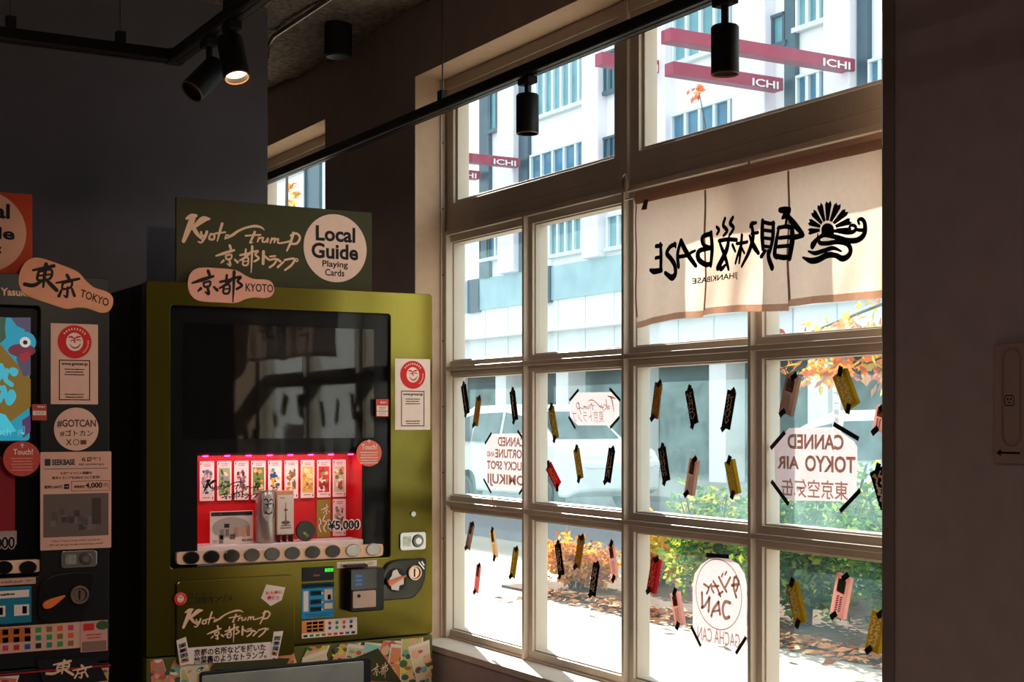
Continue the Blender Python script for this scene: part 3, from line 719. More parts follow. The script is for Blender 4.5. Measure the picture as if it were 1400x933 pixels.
# bay
YB = YM + .15
rec = MB()
x0, z0, x1, z1 = BAYR
zs = onY(380, 741.3, YM + .08).z                        # top of the bay shelf
rec.box((x0 - .006, YM + .048, z0 - .01), (x0, YB, z1 + .006)); rec.box((x1, YM + .048, z0 - .01), (x1 + .006, YB, z1 + .006))
rec.box((x0 - .006, YM + .048, z1), (x1 + .006, YB, z1 + .006)); rec.box((x0 - .006, YB, z0 - .01), (x1 + .006, YB + .006, z1 + .006))
bay = rec.build('display_bay', mat('c8141c', .5, 0, .04, 6), gm)
MB().box((x0, YM + .034, z0 - .006), (x1, YB, zs)).build('shelf', mat('f2e6e2', .4, 0, .02), bay, bevel=.002)
ls = MB().box((x0 + .002, YM + .052, z1 - .008), (x1 - .002, YM + .066, z1 - .0005)).build('light_strip', mat('6a1030', .5, 0, 0), bay)
for k in range(8):
    x = x0 + (x1 - x0) * (k + .5) / 8
    MB().tube([(x, YM + .059, z1 - .0075), (x, YM + .059, z1 - .012)], [.011, .008], 14).build('lamp_bead', glow('ff2fa8', 9.0), ls)
al = bpy.data.lights.new('bay_strip_light', 'AREA'); al.shape = 'RECTANGLE'; al.size = x1 - x0 - .02; al.size_y = .012; al.energy = .68; al.color = (1.0, .62, .66)
ao = bpy.data.objects.new('bay_strip_light', al); COL.objects.link(ao); ao.parent = gm; ao.location = Vector(((x0 + x1) / 2, YM + .058, z1 - .014)) - gm.location; ao.rotation_euler = (math.radians(28), 0, 0)
# front lip glass with the brush logo and the price
lg = MB().add([(GO[0] + .002, YM + .012, GO[1] + .002), (GO[2] - .002, YM + .012, GO[1] + .002), (GO[2] - .002, YM + .012, GO[3] - .002), (GO[0] + .002, YM + .012, GO[3] - .002)], [(0, 1, 2, 3)]).build('front_glass', pane_glass('display_glass', 0, .006, (.96, .96, .96)), gm)
f = Flat(front(YM + .011)); f.strokes(LOGO, LBOX, R(279, 655, 356, 686, YM + .011), INK, wk=1.35); f.build('brush_lettering', lg)
f = Flat(front(YM + .011)); f.text('¥5,000', R(447, 710, 493, 728, YM + .011), ink('f0e6e0'), .0006, off=.07); f.text('¥5,000', R(448.5, 711.5, 491.5, 726.5, YM + .011), INK, .0012, off=.03); f.build('price_lettering', lg)
# selection button bar
bb = MB().slab([(a, YM + .026, b) for a, b in crom([P(243, 758.5), P(245, 756.5), P(262, 755), P(380, 751.3), P(500, 745.6), P(521, 744.6), P(525, 746), P(525, 757), P(521, 761), P(500, 762.5), P(380, 768), P(262, 772.5), P(246, 772), P(243, 769)], 3, True)], (0, -.018, 0)).build('button_bar', PEACH, gm, bevel=.003)
for k in range(10):
    u = 262.5 + k * (511.5 - 262.5) / 9; v = 763.3 - k * 1.27
    c = P(u, v); rx = .0255
    bt = MB().slab([(a, YM + .0085, b) for a, b in ell(c[0], c[1], rx, rx * .76, 30)], (0, -.005, 0)).build('button', mat('16181a', .12, .2, 0, 1, .6) if k < 8 else mat('a9a8a0', .25, .4, .1, 60, .5), bb, bevel=.0015)
    o = [(a, YM + .009, b) for a, b in ell(c[0], c[1], rx * 1.1, rx * .86, 30)]; i = [(a, YM + .009, b) for a, b in ell(c[0], c[1], rx, rx * .76, 30)]
    MB().ring(o, i, (0, -.0025, 0)).build('button_ring', mat('8a7468', .3, .6, 0), bb)
# lock, keyhole, coin plate
lock_plate(gm, R(546, 728, 581.5, 752), YM)
c = P(564.5, 703); MB().tube([(c[0], YM, c[1]), (c[0], YM - .006, c[1])], [.010, .009], 18).build('key_switch', CHROME, gm, smooth=True)
coin_plate(gm, zoomP(490, 720, .18215), YM, mat('3a3a36', .16, .85, .25, 14), mat('f08a62', .4, 0, .03))
# card reader
rd = plate('card_reader', R(471, 776, 517, 834), YM, .05, mat('17171a', .35, 0, 0), gm, .008, .004)
sc_ = plate('reader_screen', R(480, 779, 515, 806, YM - .05), YM - .05, .002, mat('10161c', .08, 0, 0, 1, .6), rd, .004, 0)
f = Flat(front(YM - .052)); rr = R(484, 783, 513, 803, YM - .052)
for k in range(3): f.rect((rr[0] + .004, rr[1] + .006 + k * .0135, rr[0] + .03, rr[1] + .015 + k * .0135), glow('4a86c8', .35))
f.build('reader_display', sc_)
ty = plate('reader_tray', R(482, 808, 513.5, 831, YM - .05), YM - .05, .004, mat('c9aa98', .45, 0, .03), rd, .004, .001)
c = P(490, 815, YM - .05); MB().tube([(c[0], YM - .053, c[1]), (c[0], YM - .056, c[1])], .006, 16).build('camera_dot', BLACK, ty)
plate('reader_lip', R(474, 772.5, 503, 776, YM - .03), YM, .03, mat('3a2620', .5, 0, 0), rd, .001, 0)
s = sticker('hint_strip', R(460.5, 767.5, 515, 776), PAPR, gm)
f = Flat(front(YM - .0012)); f.text('for credit push “○”', R(465, 769.5, 511, 774.5), INK, shear=.2); f.build('print', s)
# amount display, instruction and payment stickers
ad = plate('amount_display', R(413, 775.5, 456, 794.5), YM, .004, BLACK, gm, .002)
f = Flat(front(YM - .004)); f.text('888', R(443.5, 777, 455, 782), glow('3cff3c', 1.6)); f.text('---', R(428, 786, 436, 788), glow('c01c14', .5)); f.build('digits', ad)
s = sticker('instruction_sticker', R(412.5, 797, 456.5, 845), mat('1f93c8', .45, 0, .04), gm)
f = Flat(front(YM - .0012)); q = R(412.5, 797, 456.5, 845); W, H = q[2] - q[0], q[3] - q[1]
def sub(q, a0, b0, a1, b1): W, H = q[2] - q[0], q[3] - q[1]; return (q[0] + a0 * W, q[3] - b1 * H, q[0] + a1 * W, q[3] - b0 * H)
f.rect(sub(q, 0, 0, 1, .15), ink('17354a')); scribble(f, sub(q, .06, .03, .94, .12), 1, PAPR, .95)
for k, b in enumerate((.22, .47, .68)): f.rect(sub(q, .26, b, .6, b + .14), ink('12303e')); scribble(f, sub(q, .3, b + .03, .58, b + .11), 1, PAPR, .8)
f.rect(sub(q, .05, .22, .2, .8), PAPR); f.rect(sub(q, .7, .2, .95, .52), ink('e8c8a8')); f.rect(sub(q, .7, .6, .95, .76), ink('e8c8a8')); f.rect(sub(q, .8, .36, .9, .5), INK)
for b in (.27, .52, .73): f.poly([(q[0] + W * .61, q[3] - H * b), (q[0] + W * .68, q[3] - H * (b + .04)), (q[0] + W * .61, q[3] - H * (b + .08))], PAPR)
scribble(f, sub(q, .05, .86, .95, .97), 2, ink('0f5f88'), .9); f.build('print', s)
s = sticker('payment_sticker', R(412.5, 847, 488, 870.5), PAPR, gm); q = R(412.5, 847, 488, 870.5)
f = Flat(front(YM - .0012)); f.rect(sub(q, 0, .02, .41, .72), ink('e8914a'))
LG = [ink(h) for h in ('c8282c', '2a8a7a', 'e0622a', '1f5fa8', '3a9a4a', 'd83a6a', '2a2a2a', '8a6a3a')]
for a in range(3):
    for b in range(3): f.rect(sub(q, .09 + a * .105, .08 + b * .21, .175 + a * .105, .23 + b * .21), LG[(a * 3 + b * 2) % 8])
for a in range(4):
    for b in range(2): f.poly([(x, z) for x, z in ell(*(lambda t: ((t[0] + t[2]) / 2, (t[1] + t[3]) / 2))(sub(q, .45 + a * .13, .12 + b * .28, .55 + a * .13, .34 + b * .28)), .006, .006, 10)], LG[(a + 3 * b) % 8])
for a in range(9): f.rect(sub(q, .03 + a * .108, .8, .1 + a * .108, .94), LG[(a * 3 + 6) % 8])
f.build('print', s)
url_sticker(R(540, 491, 588, 588), gm)
s = polyplate('touch_sticker', ell(*P(504.5, 620), .0465, .0445, 36), YM, .0012, mat('f0705c', .5, 0, .03), gm, 0)
f = Flat(front(YM - .0012)); f.text('Touch!', R(494, 607.5, 515, 615), PAPR, off=.02); f.text('↑', R(502, 601, 507, 606.5), PAPR, off=.03); scribble(f, R(491, 617, 518, 635), 5, PAPR, .9); f.build('print', s)
s = sticker('small_caution_sticker', R(514, 546, 531, 570), mat('d8483c', .5, 0, .03), gm)
f = Flat(front(YM - .0012)); scribble(f, R(519, 548, 529, 553), 1, PAPR); f.rect(R(515, 555, 530, 562), PAPR); scribble(f, R(516, 556, 529, 561), 2, INK); f.rect(R(515, 563, 530, 569), PAPR); scribble(f, R(516, 564, 529, 568), 2, REDI); f.build('print', s)
# tag with the city name, half above the door top
tg = MB().slab([(a, YM, b) for a, b in tag_outline(R(256.5, 368, 374.5, 414.5))], (0, -.003, 0)).build('city_tag', PINK, gm, bevel=.0006)
f = Flat(front(YM - .003)); f.strokes(KYO + TO_, (345, 286, 540, 410), R(262, 370, 330, 413), INK, wk=1.5); f.text('KYOTO', R(335.5, 388.5, 373, 399.5), INK, off=.012); f.build('lettering', tg)
# lower left raised panel with the product name
lp = plate('name_panel', R(240, 790, 402, 902), YM, .010, GREENP, gm, .014, .004)
YP = YM - .010
f = Flat(front(YP)); face_roundel(f, *P(247, 819, YP), .021, REDI, PAPR)
f.text('ゴトカン', R(258, 810, 290, 814.5, YP), INK); f.text('ご当地カンヅメ', R(258, 814.5, 318, 825, YP), INK, off=.01)
f.strokes(LOGO, LBOX, R(250, 829, 370, 879, YP), PEACH, wk=1.35); f.build('print', lp)
s = polyplate('house_sticker', [P(364, 799.5, YP), P(390, 803.5, YP), P(385, 821, YP), P(370, 829, YP), P(357, 818, YP)], YP, .0012, PAPR, lp, 0)
f = Flat(front(YP - .0012)); f.text('お土産に', R(363, 808, 386, 813, YP), REDI, off=.03, shear=-.1); f.text('最適!!', R(365, 814.5, 381, 821, YP), REDI, off=.03); f.build('print', s)
s = polyplate('caption_strip', [P(253, 886.5, YP), P(371, 878, YP), P(373, 901.5, YP), P(255, 909, YP)], YP, .0012, PAPR, lp, 0)
f = Flat(front(YP - .0012)); f.text('京都の名所などを描いた', R(265, 884, 363, 894, YP), INK, off=.025); f.text('絵葉書のようなトランプ。', R(265, 894, 364, 904.5, YP), INK, off=.025); f.build('print', s)
for nm, c4 in (('card_picture', ((241, 876), (254, 871), (261, 907), (246, 911))), ('card_picture', ((374, 864), (387, 863), (379, 901), (369, 899)))):
    pts = [P(*q, YP) for q in c4]; s = polyplate(nm, pts, YP - .0014, .0012, PAPR, lp, 0)
    f = Flat(front(YP - .0026)); L = lambda a, b: (pts[0][0] * (1 - a) * (1 - b) + pts[1][0] * a * (1 - b) + pts[2][0] * a * b + pts[3][0] * (1 - a) * b, pts[0][1] * (1 - a) * (1 - b) + pts[1][1] * a * (1 - b) + pts[2][1] * a * b + pts[3][1] * (1 - a) * b)
    for k, cc in enumerate(('5a6a5a', '8a6a7a', '4a5a6a', 'b87a5a')):
        b0 = .18 + k * .19; f.poly([L(.15, b0), L(.85, b0), L(.85, b0 + .16), L(.15, b0 + .16)], ink(cc))
        for j in range(4): f.poly([L(rnd.uniform(.2, .5) + d * .25, b0 + e * .06 + rnd.uniform(.02, .08)) for d, e in ((0, 0), (1, 0), (1, 1), (0, 1))], ink(rnd.choice(('c8b8a0', '3a3a3a', 'd0a080', '6a8a7a'))), .0008)
    f.build('print', s)
# lower front: seam, collage panel, dispensing flap
LZ = .656
low = MB().box((GX0, YM, .065), (GX1, YM + .05, LZ)).build('lower_panel', mat('5c5a1e', .5, .1, .04), gm, bevel=.003)
f = Flat(front(YM)); cards_collage(f, (GX0 + .012, .42, GX1 - .004, LZ - .004), 18, 5)
f.poly([P(490, 930), P(470, 905), P(515, 886), P(548, 933)], GREENS, .011); f.strokes(KYO + TO_, (345, 286, 540, 410), R(506, 906, 528, 928), PEACH, .0125)
f.poly([P(285, 915), P(300, 897), P(395, 900), P(385, 918)], GREENS, .011)
f.build('card_collage', low)
fl = plate('dispenser_flap', R(272, 908, 505, 1010), YM, .014, BLACK, gm, .012, .004)
plate('flap_window', R(276, 914, 497, 1005, YM - .014), YM - .014, .003, mat('b4b6b0', .3, .7, .15, 6), fl, .006, .001)
# ---- things inside the bay
def bay_card(u0, v0, u1, v1, mt_art, label, seed, y=YB - .006, group='cards hung on the red back wall', style=0):
    q = R(u0, v0, u1, v1, y); t = thing('playing_card', ((q[0] + q[2]) / 2, y, q[1]), label, 'card', group)
    plate('card_face', q, y, .0015, PAPR if style == 0 else mat('8f8024', .55, 0, .04), t, .003, 0)
    f = Flat(front(y - .0015)); r_ = random.Random(seed)
    if style == 0:
        f.rect(sub(q, .1, .17, .9, .86), ink(mt_art[0]), .0003)
        for k in range(26):
            a, b = r_.uniform(.16, .72), r_.uniform(.2, .76); f.poly([(x, z) for x, z in ell(q[0] + (q[2] - q[0]) * (a + .06), q[3] - (q[3] - q[1]) * (b + .04), r_.uniform(.003, .008), r_.uniform(.003, .009), 8)], ink(r_.choice(mt_art[1:])), .0004 + .00002 * k)
        scribble(f, sub(q, .2, .05, .85, .14), 2, INK); f.rect(sub(q, .06, .04, .12, .1), INK); f.rect(sub(q, .86, .9, .92, .96), INK); scribble(f, sub(q, .15, .88, .8, .95), 1, ink('8a8078'))
    elif style == 1:
        f.strokes(KYO, (345, 288, 445, 386), sub(q, .3, .12, .95, .4), PAPR); f.line([(q[0] + (q[2] - q[0]) * a, q[3] - (q[3] - q[1]) * b) for a, b in ((.6, .42), (.45, .55), (.7, .6), (.5, .75), (.65, .85))], .004, PAPR)
        f.line([(q[0] + (q[2] - q[0]) * a, q[3] - (q[3] - q[1]) * b) for a, b in ((.2, .5), (.3, .6), (.15, .7), (.3, .85))], .0035, PAPR)
    f.build('print', t); return t
ARTS = [('cfd6d0', '5a6a6a', 'b08a7a', '8a9aa0', '3f4a4a', 'c0a090'), ('8fa86a', '3f5a3a', '7a9aa8', 'c8c8b8', '5a7a4a', 'a08a5a'), ('d8cfc4', '9a4a3a', '5a5a6a', 'c8887a', '6a7a5a', '3a3a3a'), ('6a8a3a', '2f5a2a', '9a4a2a', 'c8a060', '4a7a3a', 'e0c080'),
        ('e8e0d0', '2a4a8a', '2f6a4a', 'd8b03a', '1f3a6a', '4a9a6a'), ('e8dcc8', '8a5a2a', '4a3a2a', 'c8d0c0', 'b88a3a', '6a6a4a'), ('d8b45a', 'e8cf8a', 'b88a3a', '8a6a2a', 'f0dca0', 'c89a4a'), ('c8302c', 'f0e0d0', '7a9a4a', '8a2a2a', 'e8c8a0', '4a6a3a'), ('b8c89a', 'e8e0c8', 'c84a3a', '5a7a3a', 'd88a4a', '8a5a3a')]
CDESC = ['grey sketch card at the left end of the upper card row', 'garden scene card second in the upper card row', 'town scene card partly covered by the brush lettering, third in the upper row', 'dark green and brown picture card fourth in the upper row', 'card with blue and green fan shapes in the upper row',
         'card with round bowls right of the blue and green one', 'golden yellow card in the upper row', 'card with a red ground in the upper row', 'pale green picture card at the right end of the upper row']
CX = [(195, 268), (283, 355), (369, 441), (455, 527), (540, 608), (622, 690), (704, 772), (786, 854), (865, 931)]
for k, (a, b) in enumerate(CX):
    bay_card(220 + a * .27143, 590 + (151 - k) * .27143, 220 + b * .27143, 590 + (351 - k * 2.6) * .27143, ARTS[k], CDESC[k], 40 + k)
bay_card(433, 683.5, 451.5, 735, ARTS[0], 'olive card with white brush letters on the lower right of the red wall', 60, style=1)
bay_card(455, 682.5, 472.5, 733, ('e8dcd4', '8a7a72', 'b06a5a', '5a5a5a', 'c8a898'), 'white card with two small figures behind the price lettering', 61)
# photo board on the left
yb_ = YM + .09; q = R(286.5, 699, 345.5, 744, yb_)
q = (q[0], zs, q[2], q[3])
t = thing('photo_board', ((q[0] + q[2]) / 2, yb_, zs), 'white price board with a photo, leaning at the left of the lit bay', 'board')
plate('board', q, yb_, .006, PAPR, t, .002, .0006)
f = Flat(front(yb_ - .006)); f.rect(sub(q, .02, .02, .98, .14), ink('3a3432')); scribble(f, sub(q, .06, .05, .3, .11), 1, PAPR); scribble(f, sub(q, .75, .05, .93, .11), 1, PAPR)
f.poly(ell((q[0] + q[2]) / 2 - .002, q[1] + (q[3] - q[1]) * .5, (q[2] - q[0]) * .44, (q[3] - q[1]) * .32, 30), ink('b8aca4'), .0008)
for a, b, w_, h_, cc in ((.32, .38, .12, .12, '2f2a2a'), (.35, .55, .08, .2, '8a6a5a'), (.55, .5, .09, .28, 'c88a6a'), (.72, .5, .1, .3, 'd8a080'), (.84, .48, .08, .3, 'b8785a'), (.45, .7, .12, .16, '6a625e'), (.22, .55, .1, .3, '8a8480')):
    f.rect(sub(q, a, b, a + w_, b + h_), ink(cc), .0012)
f.text('¥5,000', sub(q, .73, .86, .98, .95), INK, off=.03); f.rect(sub(q, .2, .72, .3, .97), ink('8f8a86'), .0012); scribble(f, sub(q, .04, .86, .18, .95), 2, INK); f.build('print', t)
# can
c = onY(362.5, 742, YM + .07); rc = .0315; hc = .172
t = thing('gift_can', (c.x, YM + .07, zs), 'silver can with a face label standing in the lit bay', 'can')
def lathe(prof, cx, cy_, z0, seg=36):
    mb = MB(); vs_ = [(cx + r * math.cos(2 * math.pi * k / seg), cy_ + r * math.sin(2 * math.pi * k / seg), z0 + z) for r, z in prof for k in range(seg)]
    fs = [(i * seg + k, i * seg + (k + 1) % seg, (i + 1) * seg + (k + 1) % seg, (i + 1) * seg + k) for i in range(len(prof) - 1) for k in range(seg)]
    fs += [list(range(seg))[::-1], [(len(prof) - 1) * seg + k for k in range(seg)]]
    return mb.add(vs_, fs)
lathe([(rc * .9, 0), (rc, .004), (rc, hc - .008), (rc * .94, hc - .004), (rc * .95, hc), (rc * .85, hc), (rc * .84, hc - .003)], c.x, YM + .07, zs).build('can_body', mat('b8b2ae', .3, .8, .04), t, smooth=True)
def wrap(p, h, cx=c.x, cy_=YM + .07): return (cx + (rc + h) * math.sin(p[0] / rc), cy_ - (rc + h) * math.cos(p[0] / rc), zs + p[1])
f = Flat(wrap); f.tris([(a * .021, .118 + b * .045) for a, b in [(0, 0)] + ell(0, 0, 1, 1, 28)], [(0, 1 + k, 1 + (k + 1) % 28) for k in range(28)], ink('cfc2b8'), .0006)
for pts, w_ in (([(-.014, .142), (-.007, .146), (-.001, .138)], .004), ([(.004, .140), (.009, .145), (.015, .142)], .004), ([(-.010, .130), (-.004, .127)], .004), ([(.004, .129), (.01, .131)], .004), ([(.0, .135), (-.002, .118), (.003, .116)], .003), ([(-.010, .104), (.0, .097), (.012, .102)], .004), ([(.018, .13), (.024, .11), (.020, .085)], .004)): f.line(pts, w_, INK, .0012)
f.build('label_print', t)
# tower card box on a stand
yx = YM + .065; q = R(379.5, 677, 401.5, 731, yx)
t = thing('card_box', ((q[0] + q[2]) / 2, yx, zs), 'card box showing a tower drawing on a small black stand in the lit bay', 'box')
MB().box((q[0] - .004, yx, q[1]), (q[2], yx + .028, q[3] + .014)).build('box_body', mat('d8a070', .5, 0, .05), t, bevel=.001)
fp = plate('box_face', q, yx, .001, PAPR, t, .001, 0)
f = Flat(front(yx - .001)); f.line([(q[0] + (q[2] - q[0]) * .5, q[1] + (q[3] - q[1]) * a) for a in (.25, .8)], [.006, .002], ink('8a6a60')); f.poly(ell((q[0] + q[2]) / 2, q[1] + (q[3] - q[1]) * .62, .007, .004, 16), ink('a85a4a')); 
f.poly(ell((q[0] + q[2]) / 2, q[1] + (q[3] - q[1]) * .3, .016, .006, 16), ink('6a625e')); f.rect(sub(q, .2, .76, .8, .79), ink('7a706a')); f.rect(sub(q, .15, .82, .85, .85), ink('7a706a')); scribble(f, sub(q, .1, .05, .5, .1), 1, INK); f.build('print', fp)
mb = MB()
for x in (q[0] + .006, (q[0] + q[2]) / 2, q[2] - .006): mb.box((x - .002, yx - .006, zs), (x + .002, yx + .03, q[1] + .001))
mb.box((q[0], yx - .008, q[1] - .003), (q[2], yx + .03, q[1])); mb.build('stand', BLACK, t)
# round badge
c = P(418.5, 724.5, YM + .06); c = (c[0], zs + .0345); t = thing('round_tin', (c[0], YM + .06, zs), 'small round black tin with a green figure printed on it, in the lit bay', 'tin')
rr = c[1] - zs
MB().tube([(c[0], YM + .06, c[1]), (c[0], YM + .072, c[1])], [rr, rr], 36).build('tin_body', mat('121412', .3, 0, 0, 1, .5), t, bevel=.002)
f = Flat(front(YM + .06)); f.poly([(c[0] - .014, c[1] - .004), (c[0] - .004, c[1] - .001), (c[0] + .012, c[1] - .018), (c[0] + .002, c[1] - .022)], ink('2f9a4a')); f.rect((c[0] - .008, c[1] - .012, c[0] - .001, c[1] - .005), ink('c8b03a'), .0009); f.rect((c[0] + .001, c[1] - .018, c[0] + .008, c[1] - .012), ink('d86a3a'), .0009); f.build('print', t)

# ---- sign board standing on top of the green machine
YS = YM + .035
pts = [P(241, 269.5, YS), P(508.5, 291, YS)]
sx0, sx1 = pts[0][0], pts[1][0]; sz1 = (pts[0][1] + pts[1][1]) / 2
t = thing('sign_board', ((sx0 + sx1) / 2, YS, MTOP), 'olive sign board with brush lettering and a round white badge standing on the green machine', 'sign')
MB().box((sx0, YS, MTOP), (sx1, YS + .012, sz1)).build('board', GREENS, t, bevel=.001)
zz = zoomP(190, 250, .3, YS)
q = (zz(200, 160)[0], zz(470, 410)[1], zz(738, 160)[0], zz(470, 158)[1])
f = Flat(front(YS)); f.strokes(LOGO, LBOX, q, PEACH, wk=1.35); f.build('brush_lettering', t)
ca, cb = zz(895, 299); rx = zz(1037, 299)[0] - ca
bd = MB().slab([(a, YS, b) for a, b in ell(ca, cb, rx, rx * 1.0, 48)], (0, -.0015, 0)).build('round_badge', mat('f4cdba', .6, 0, .03), t)
f = Flat(front(YS - .0015))
for s_, bx, o_ in (('Local', (805, 200, 985, 270), .03), ('Guide', (785, 278, 998, 349), .03), ('Playing', (835, 357, 951, 394), .015), ('Cards', (847, 395, 935, 426), .015)):
    a, b = zz((bx[0] + bx[2]) / 2, bx[1]), zz((bx[0] + bx[2]) / 2, bx[3]); f.text(s_, (zz(bx[0], bx[1])[0], b[1], zz(bx[2], bx[1])[0], a[1]), INK, off=o_)
f.build('lettering', bd)

# ---- black machine at the left edge
BX1 = P(150, 600)[0]; BX0 = BX1 - (GX1 - GX0)
BO = (BX0 + .085, GO[1], P(55, 600)[0], P(30, 418)[1])
bm = thing('vending_machine', ((BX0 + BX1) / 2, YM + .25, 0), 'black vending machine covered in stickers at the left edge', 'vending machine')
DK = mat('101013', .38, .1, .1, 3, .4)
cabinet(BX0, BX1, bm, DK, mat('0d0d0f', .5, 0, 0), BO)
BB = (BX0 + .12, R(0, 619, 23, 745)[1], P(23, 650)[0], R(0, 625, 23, 640)[3])
SCR = (BX0 + .12, R(0, 600, 43, 603)[1], P(43, 520)[0], R(0, 434, 43, 500)[3])
MB().box((BO[0] - .004, YM + .028, BO[1] - .004), (BO[2] + .004, YM + .045, BO[3] + .004)).build('surround', mat('0b0b0d', .32, 0, 0, 1, .12), bm)
sb = plate('screen', SCR, YM + .028, .004, mat('0a0a0c', .1, 0, 0), bm, .01, .001)
f = Flat(front(YM + .024)); x0, z0, x1, z1 = SCR
E1 = .62
f.poly(rrect(x0, z0, x1, z1, .01), glow('1fa6c4', E1), .0003)
def zq(a, b): return P(a * .375, 230 + b * .375, YM + .024)
f.poly([zq(-400, 560), zq(0, 640), zq(112, 770), zq(112, 870), zq(40, 925), zq(-400, 900)], glow('8a6a1c', E1), .0006)
f.poly([zq(0, 545), zq(22, 545), zq(18, 585), zq(22, 620), zq(0, 640)], glow('3a5a3c', E1), .0008)
f.poly([zq(40, 545), zq(112, 545), zq(112, 755), zq(85, 760), zq(60, 700), zq(68, 640), zq(92, 590), zq(60, 575)], glow('57506a', E1), .0008)
f.poly(ell(*zq(92, 635), .032, .032, 18), glow('1fa6c4', E1), .001); f.poly(ell(*zq(92, 635), .016, .016, 14), glow('e8e4e0', E1), .0012); f.poly(ell(*zq(92, 636), .007, .007, 10), glow('101018', E1), .0014)
f.poly(ell(*zq(80, 665), .04, .02, 18), glow('7a2a40', E1), .0011); f.poly([zq(70, 680), zq(108, 665), zq(110, 690), zq(80, 712)], glow('b02038', E1), .0013)
for p_ in ([(-10, 760), (10, 730), (-4, 770)], [(4, 720), (10, 760)], [(26, 738), (20, 770), (42, 790)], [(44, 735), (58, 740), (52, 752), (42, 742)], [(-4, 800), (14, 812), (-2, 850)], [(14, 800), (26, 840), (42, 815), (50, 835), (34, 858), (26, 842)]):
    f.line([zq(*a) for a in p_], .014, glow('46c8e0', E1), .0013)
f.poly([zq(-40, 880), zq(20, 900), zq(60, 960), zq(-40, 980)], glow('46d8ee', E1), .0012); f.poly([zq(80, 920), zq(112, 900), zq(112, 960), zq(84, 985)], glow('5a3a6a', E1), .0012)
f.text('Touch ☝', R(-22, 583, 34, 598, YM + .024), glow('7ae4f0', E1), .0018); f.build('screen_artwork', sb)
db = plate('display_panel', BB, YM + .028, .003, mat('8a1020', .5, 0, .05), bm, .002)
f = Flat(front(YM + .025)); f.rect(R(-40, 727, 23, 746, YM + .025), ink('a89088'), .0003); f.text('000', R(-8, 733, 21.5, 752, YM + .025), ink('d8c4b8'), .0006, off=.07); f.text('000', R(-7, 734, 20.5, 751, YM + .025), INK, .001, off=.03); f.build('price_lettering', db)
bb = plate('button_bar', (BX0 + .10, R(20, 767, 58, 784)[1], P(59, 770)[0], R(20, 767, 58, 784)[3] + .002), YM + .026, .018, PEACH, bm, .015, .003)
for u in (6, 39):
    c = P(u, 776.5); bt = MB().slab([(a, YM + .0085, b) for a, b in ell(c[0], c[1], .0255, .0195, 30)], (0, -.005, 0)).build('button', mat('16181a', .12, .2, 0, 1, .6), bb, bevel=.0015)
f = Flat(front(YM)); f.text('Yasuko', R(1, 394.5, 42.5, 405), PEACH, off=.03); f.build('name_lettering', bm)
ob = R(-300, 253, 44.5, 376, YS)
t = thing('sign_board', ((ob[0] + ob[2]) / 2, YS, MTOP), 'orange red sign board with a round badge standing on the black machine', 'sign')
MB().box((ob[0], YS, MTOP), (ob[2], YS + .012, ob[3])).build('board', mat('c8401c', .6, 0, .04), t, bevel=.001)
c = P(-22, 316, YS); rx = P(36, 316, YS)[0] - c[0]
bd = MB().slab([(a, YS, b) for a, b in ell(c[0], c[1], rx, rx, 48)], (0, -.0015, 0)).build('round_badge', mat('f0b090', .6, 0, .03), t)
f = Flat(front(YS - .0015)); f.text('Local', R(-58, 277, 13.5, 297.5, YS), INK, off=.03); f.text('Guide', R(-66, 309, 20, 326, YS), INK, off=.03); f.text('Playing', R(-46, 333, 2, 346, YS), INK, off=.015); f.text('Cards', R(-40, 350, -4, 361, YS), INK, off=.015); f.build('lettering', bd)
# tilted city tag
zt = lambda a, b: P(a * .375, 230 + b * .375)
c0, c1 = zt(85, 380), zt(405, 490); ang = math.atan2(c1[1] - c0[1], c1[0] - c0[0]); LN = math.hypot(c1[0] - c0[0], c1[1] - c0[1]) * 1.06
ol = [(c0[0] - .01 + a * math.cos(ang) - b * math.sin(ang), c0[1] + a * math.sin(ang) + b * math.cos(ang)) for a, b in tag_outline((0, -.062, LN, .062))]
tg = MB().slab([(a, YM, b) for a, b in ol], (0, -.003, 0)).build('city_tag', mat('f0a27c', .55, 0, .04), bm, bevel=.0006)
f = Flat(front(YM - .003))
for st in (HIGASHI, KYO2):
    for pts_, w_ in st: f.line([zt(*a) for a in pts_], [q * .00086 for q in (w_ if isinstance(w_, list) else [w_])] if isinstance(w_, list) else w_ * .00086, INK)
vs_, fs = glyphs('TOKYO', .012); A, B_, C_ = zt(291, 469), zt(393, 506), zt(296, 441)
f.tris([(A[0] + (B_[0] - A[0]) * a + (C_[0] - A[0]) * b, A[1] + (B_[1] - A[1]) * a + (C_[1] - A[1]) * b) for a, b in vs_], fs, INK); f.build('lettering', tg)
url_sticker(R(69.5, 443, 134, 553), bm, paper=mat('e8b8a4', .6, 0, .03))
s = polyplate('hashtag_sticker', ell(*P(104.5, 587), .0665, .0655, 36), YM, .0012, mat('e8b8a4', .6, 0, .03), bm, 0)
f = Flat(front(YM - .0012)); f.text('#GOTCAN', R(78, 574, 131, 585), ink('4a3432'), off=.02); f.text('#ゴトカン', R(82, 588, 127, 597), ink('4a3432'), off=.015)
f.text('X', R(90, 601, 98, 609), ink('4a3432'), off=.02); f.line(ell(*P(104, 605), .0085, .0085, 16), .002, ink('4a3432'), closed=True, sub=1); f.rect(R(110, 602, 118, 608), ink('7a3a34')); f.build('print', s)
s = polyplate('touch_sticker', ell(*P(30, 627.5), .0535, .0525, 36), YM, .0012, mat('c84a40', .5, 0, .03), bm, 0)
f = Flat(front(YM - .0012)); f.text('Touch!', R(18, 614, 45, 622), PAPR, off=.02); f.text('↑', R(27.5, 606, 33.5, 613), PAPR, off=.03); scribble(f, R(14, 625, 47, 645), 5, ink('e89a88'), .9); f.build('print', s)
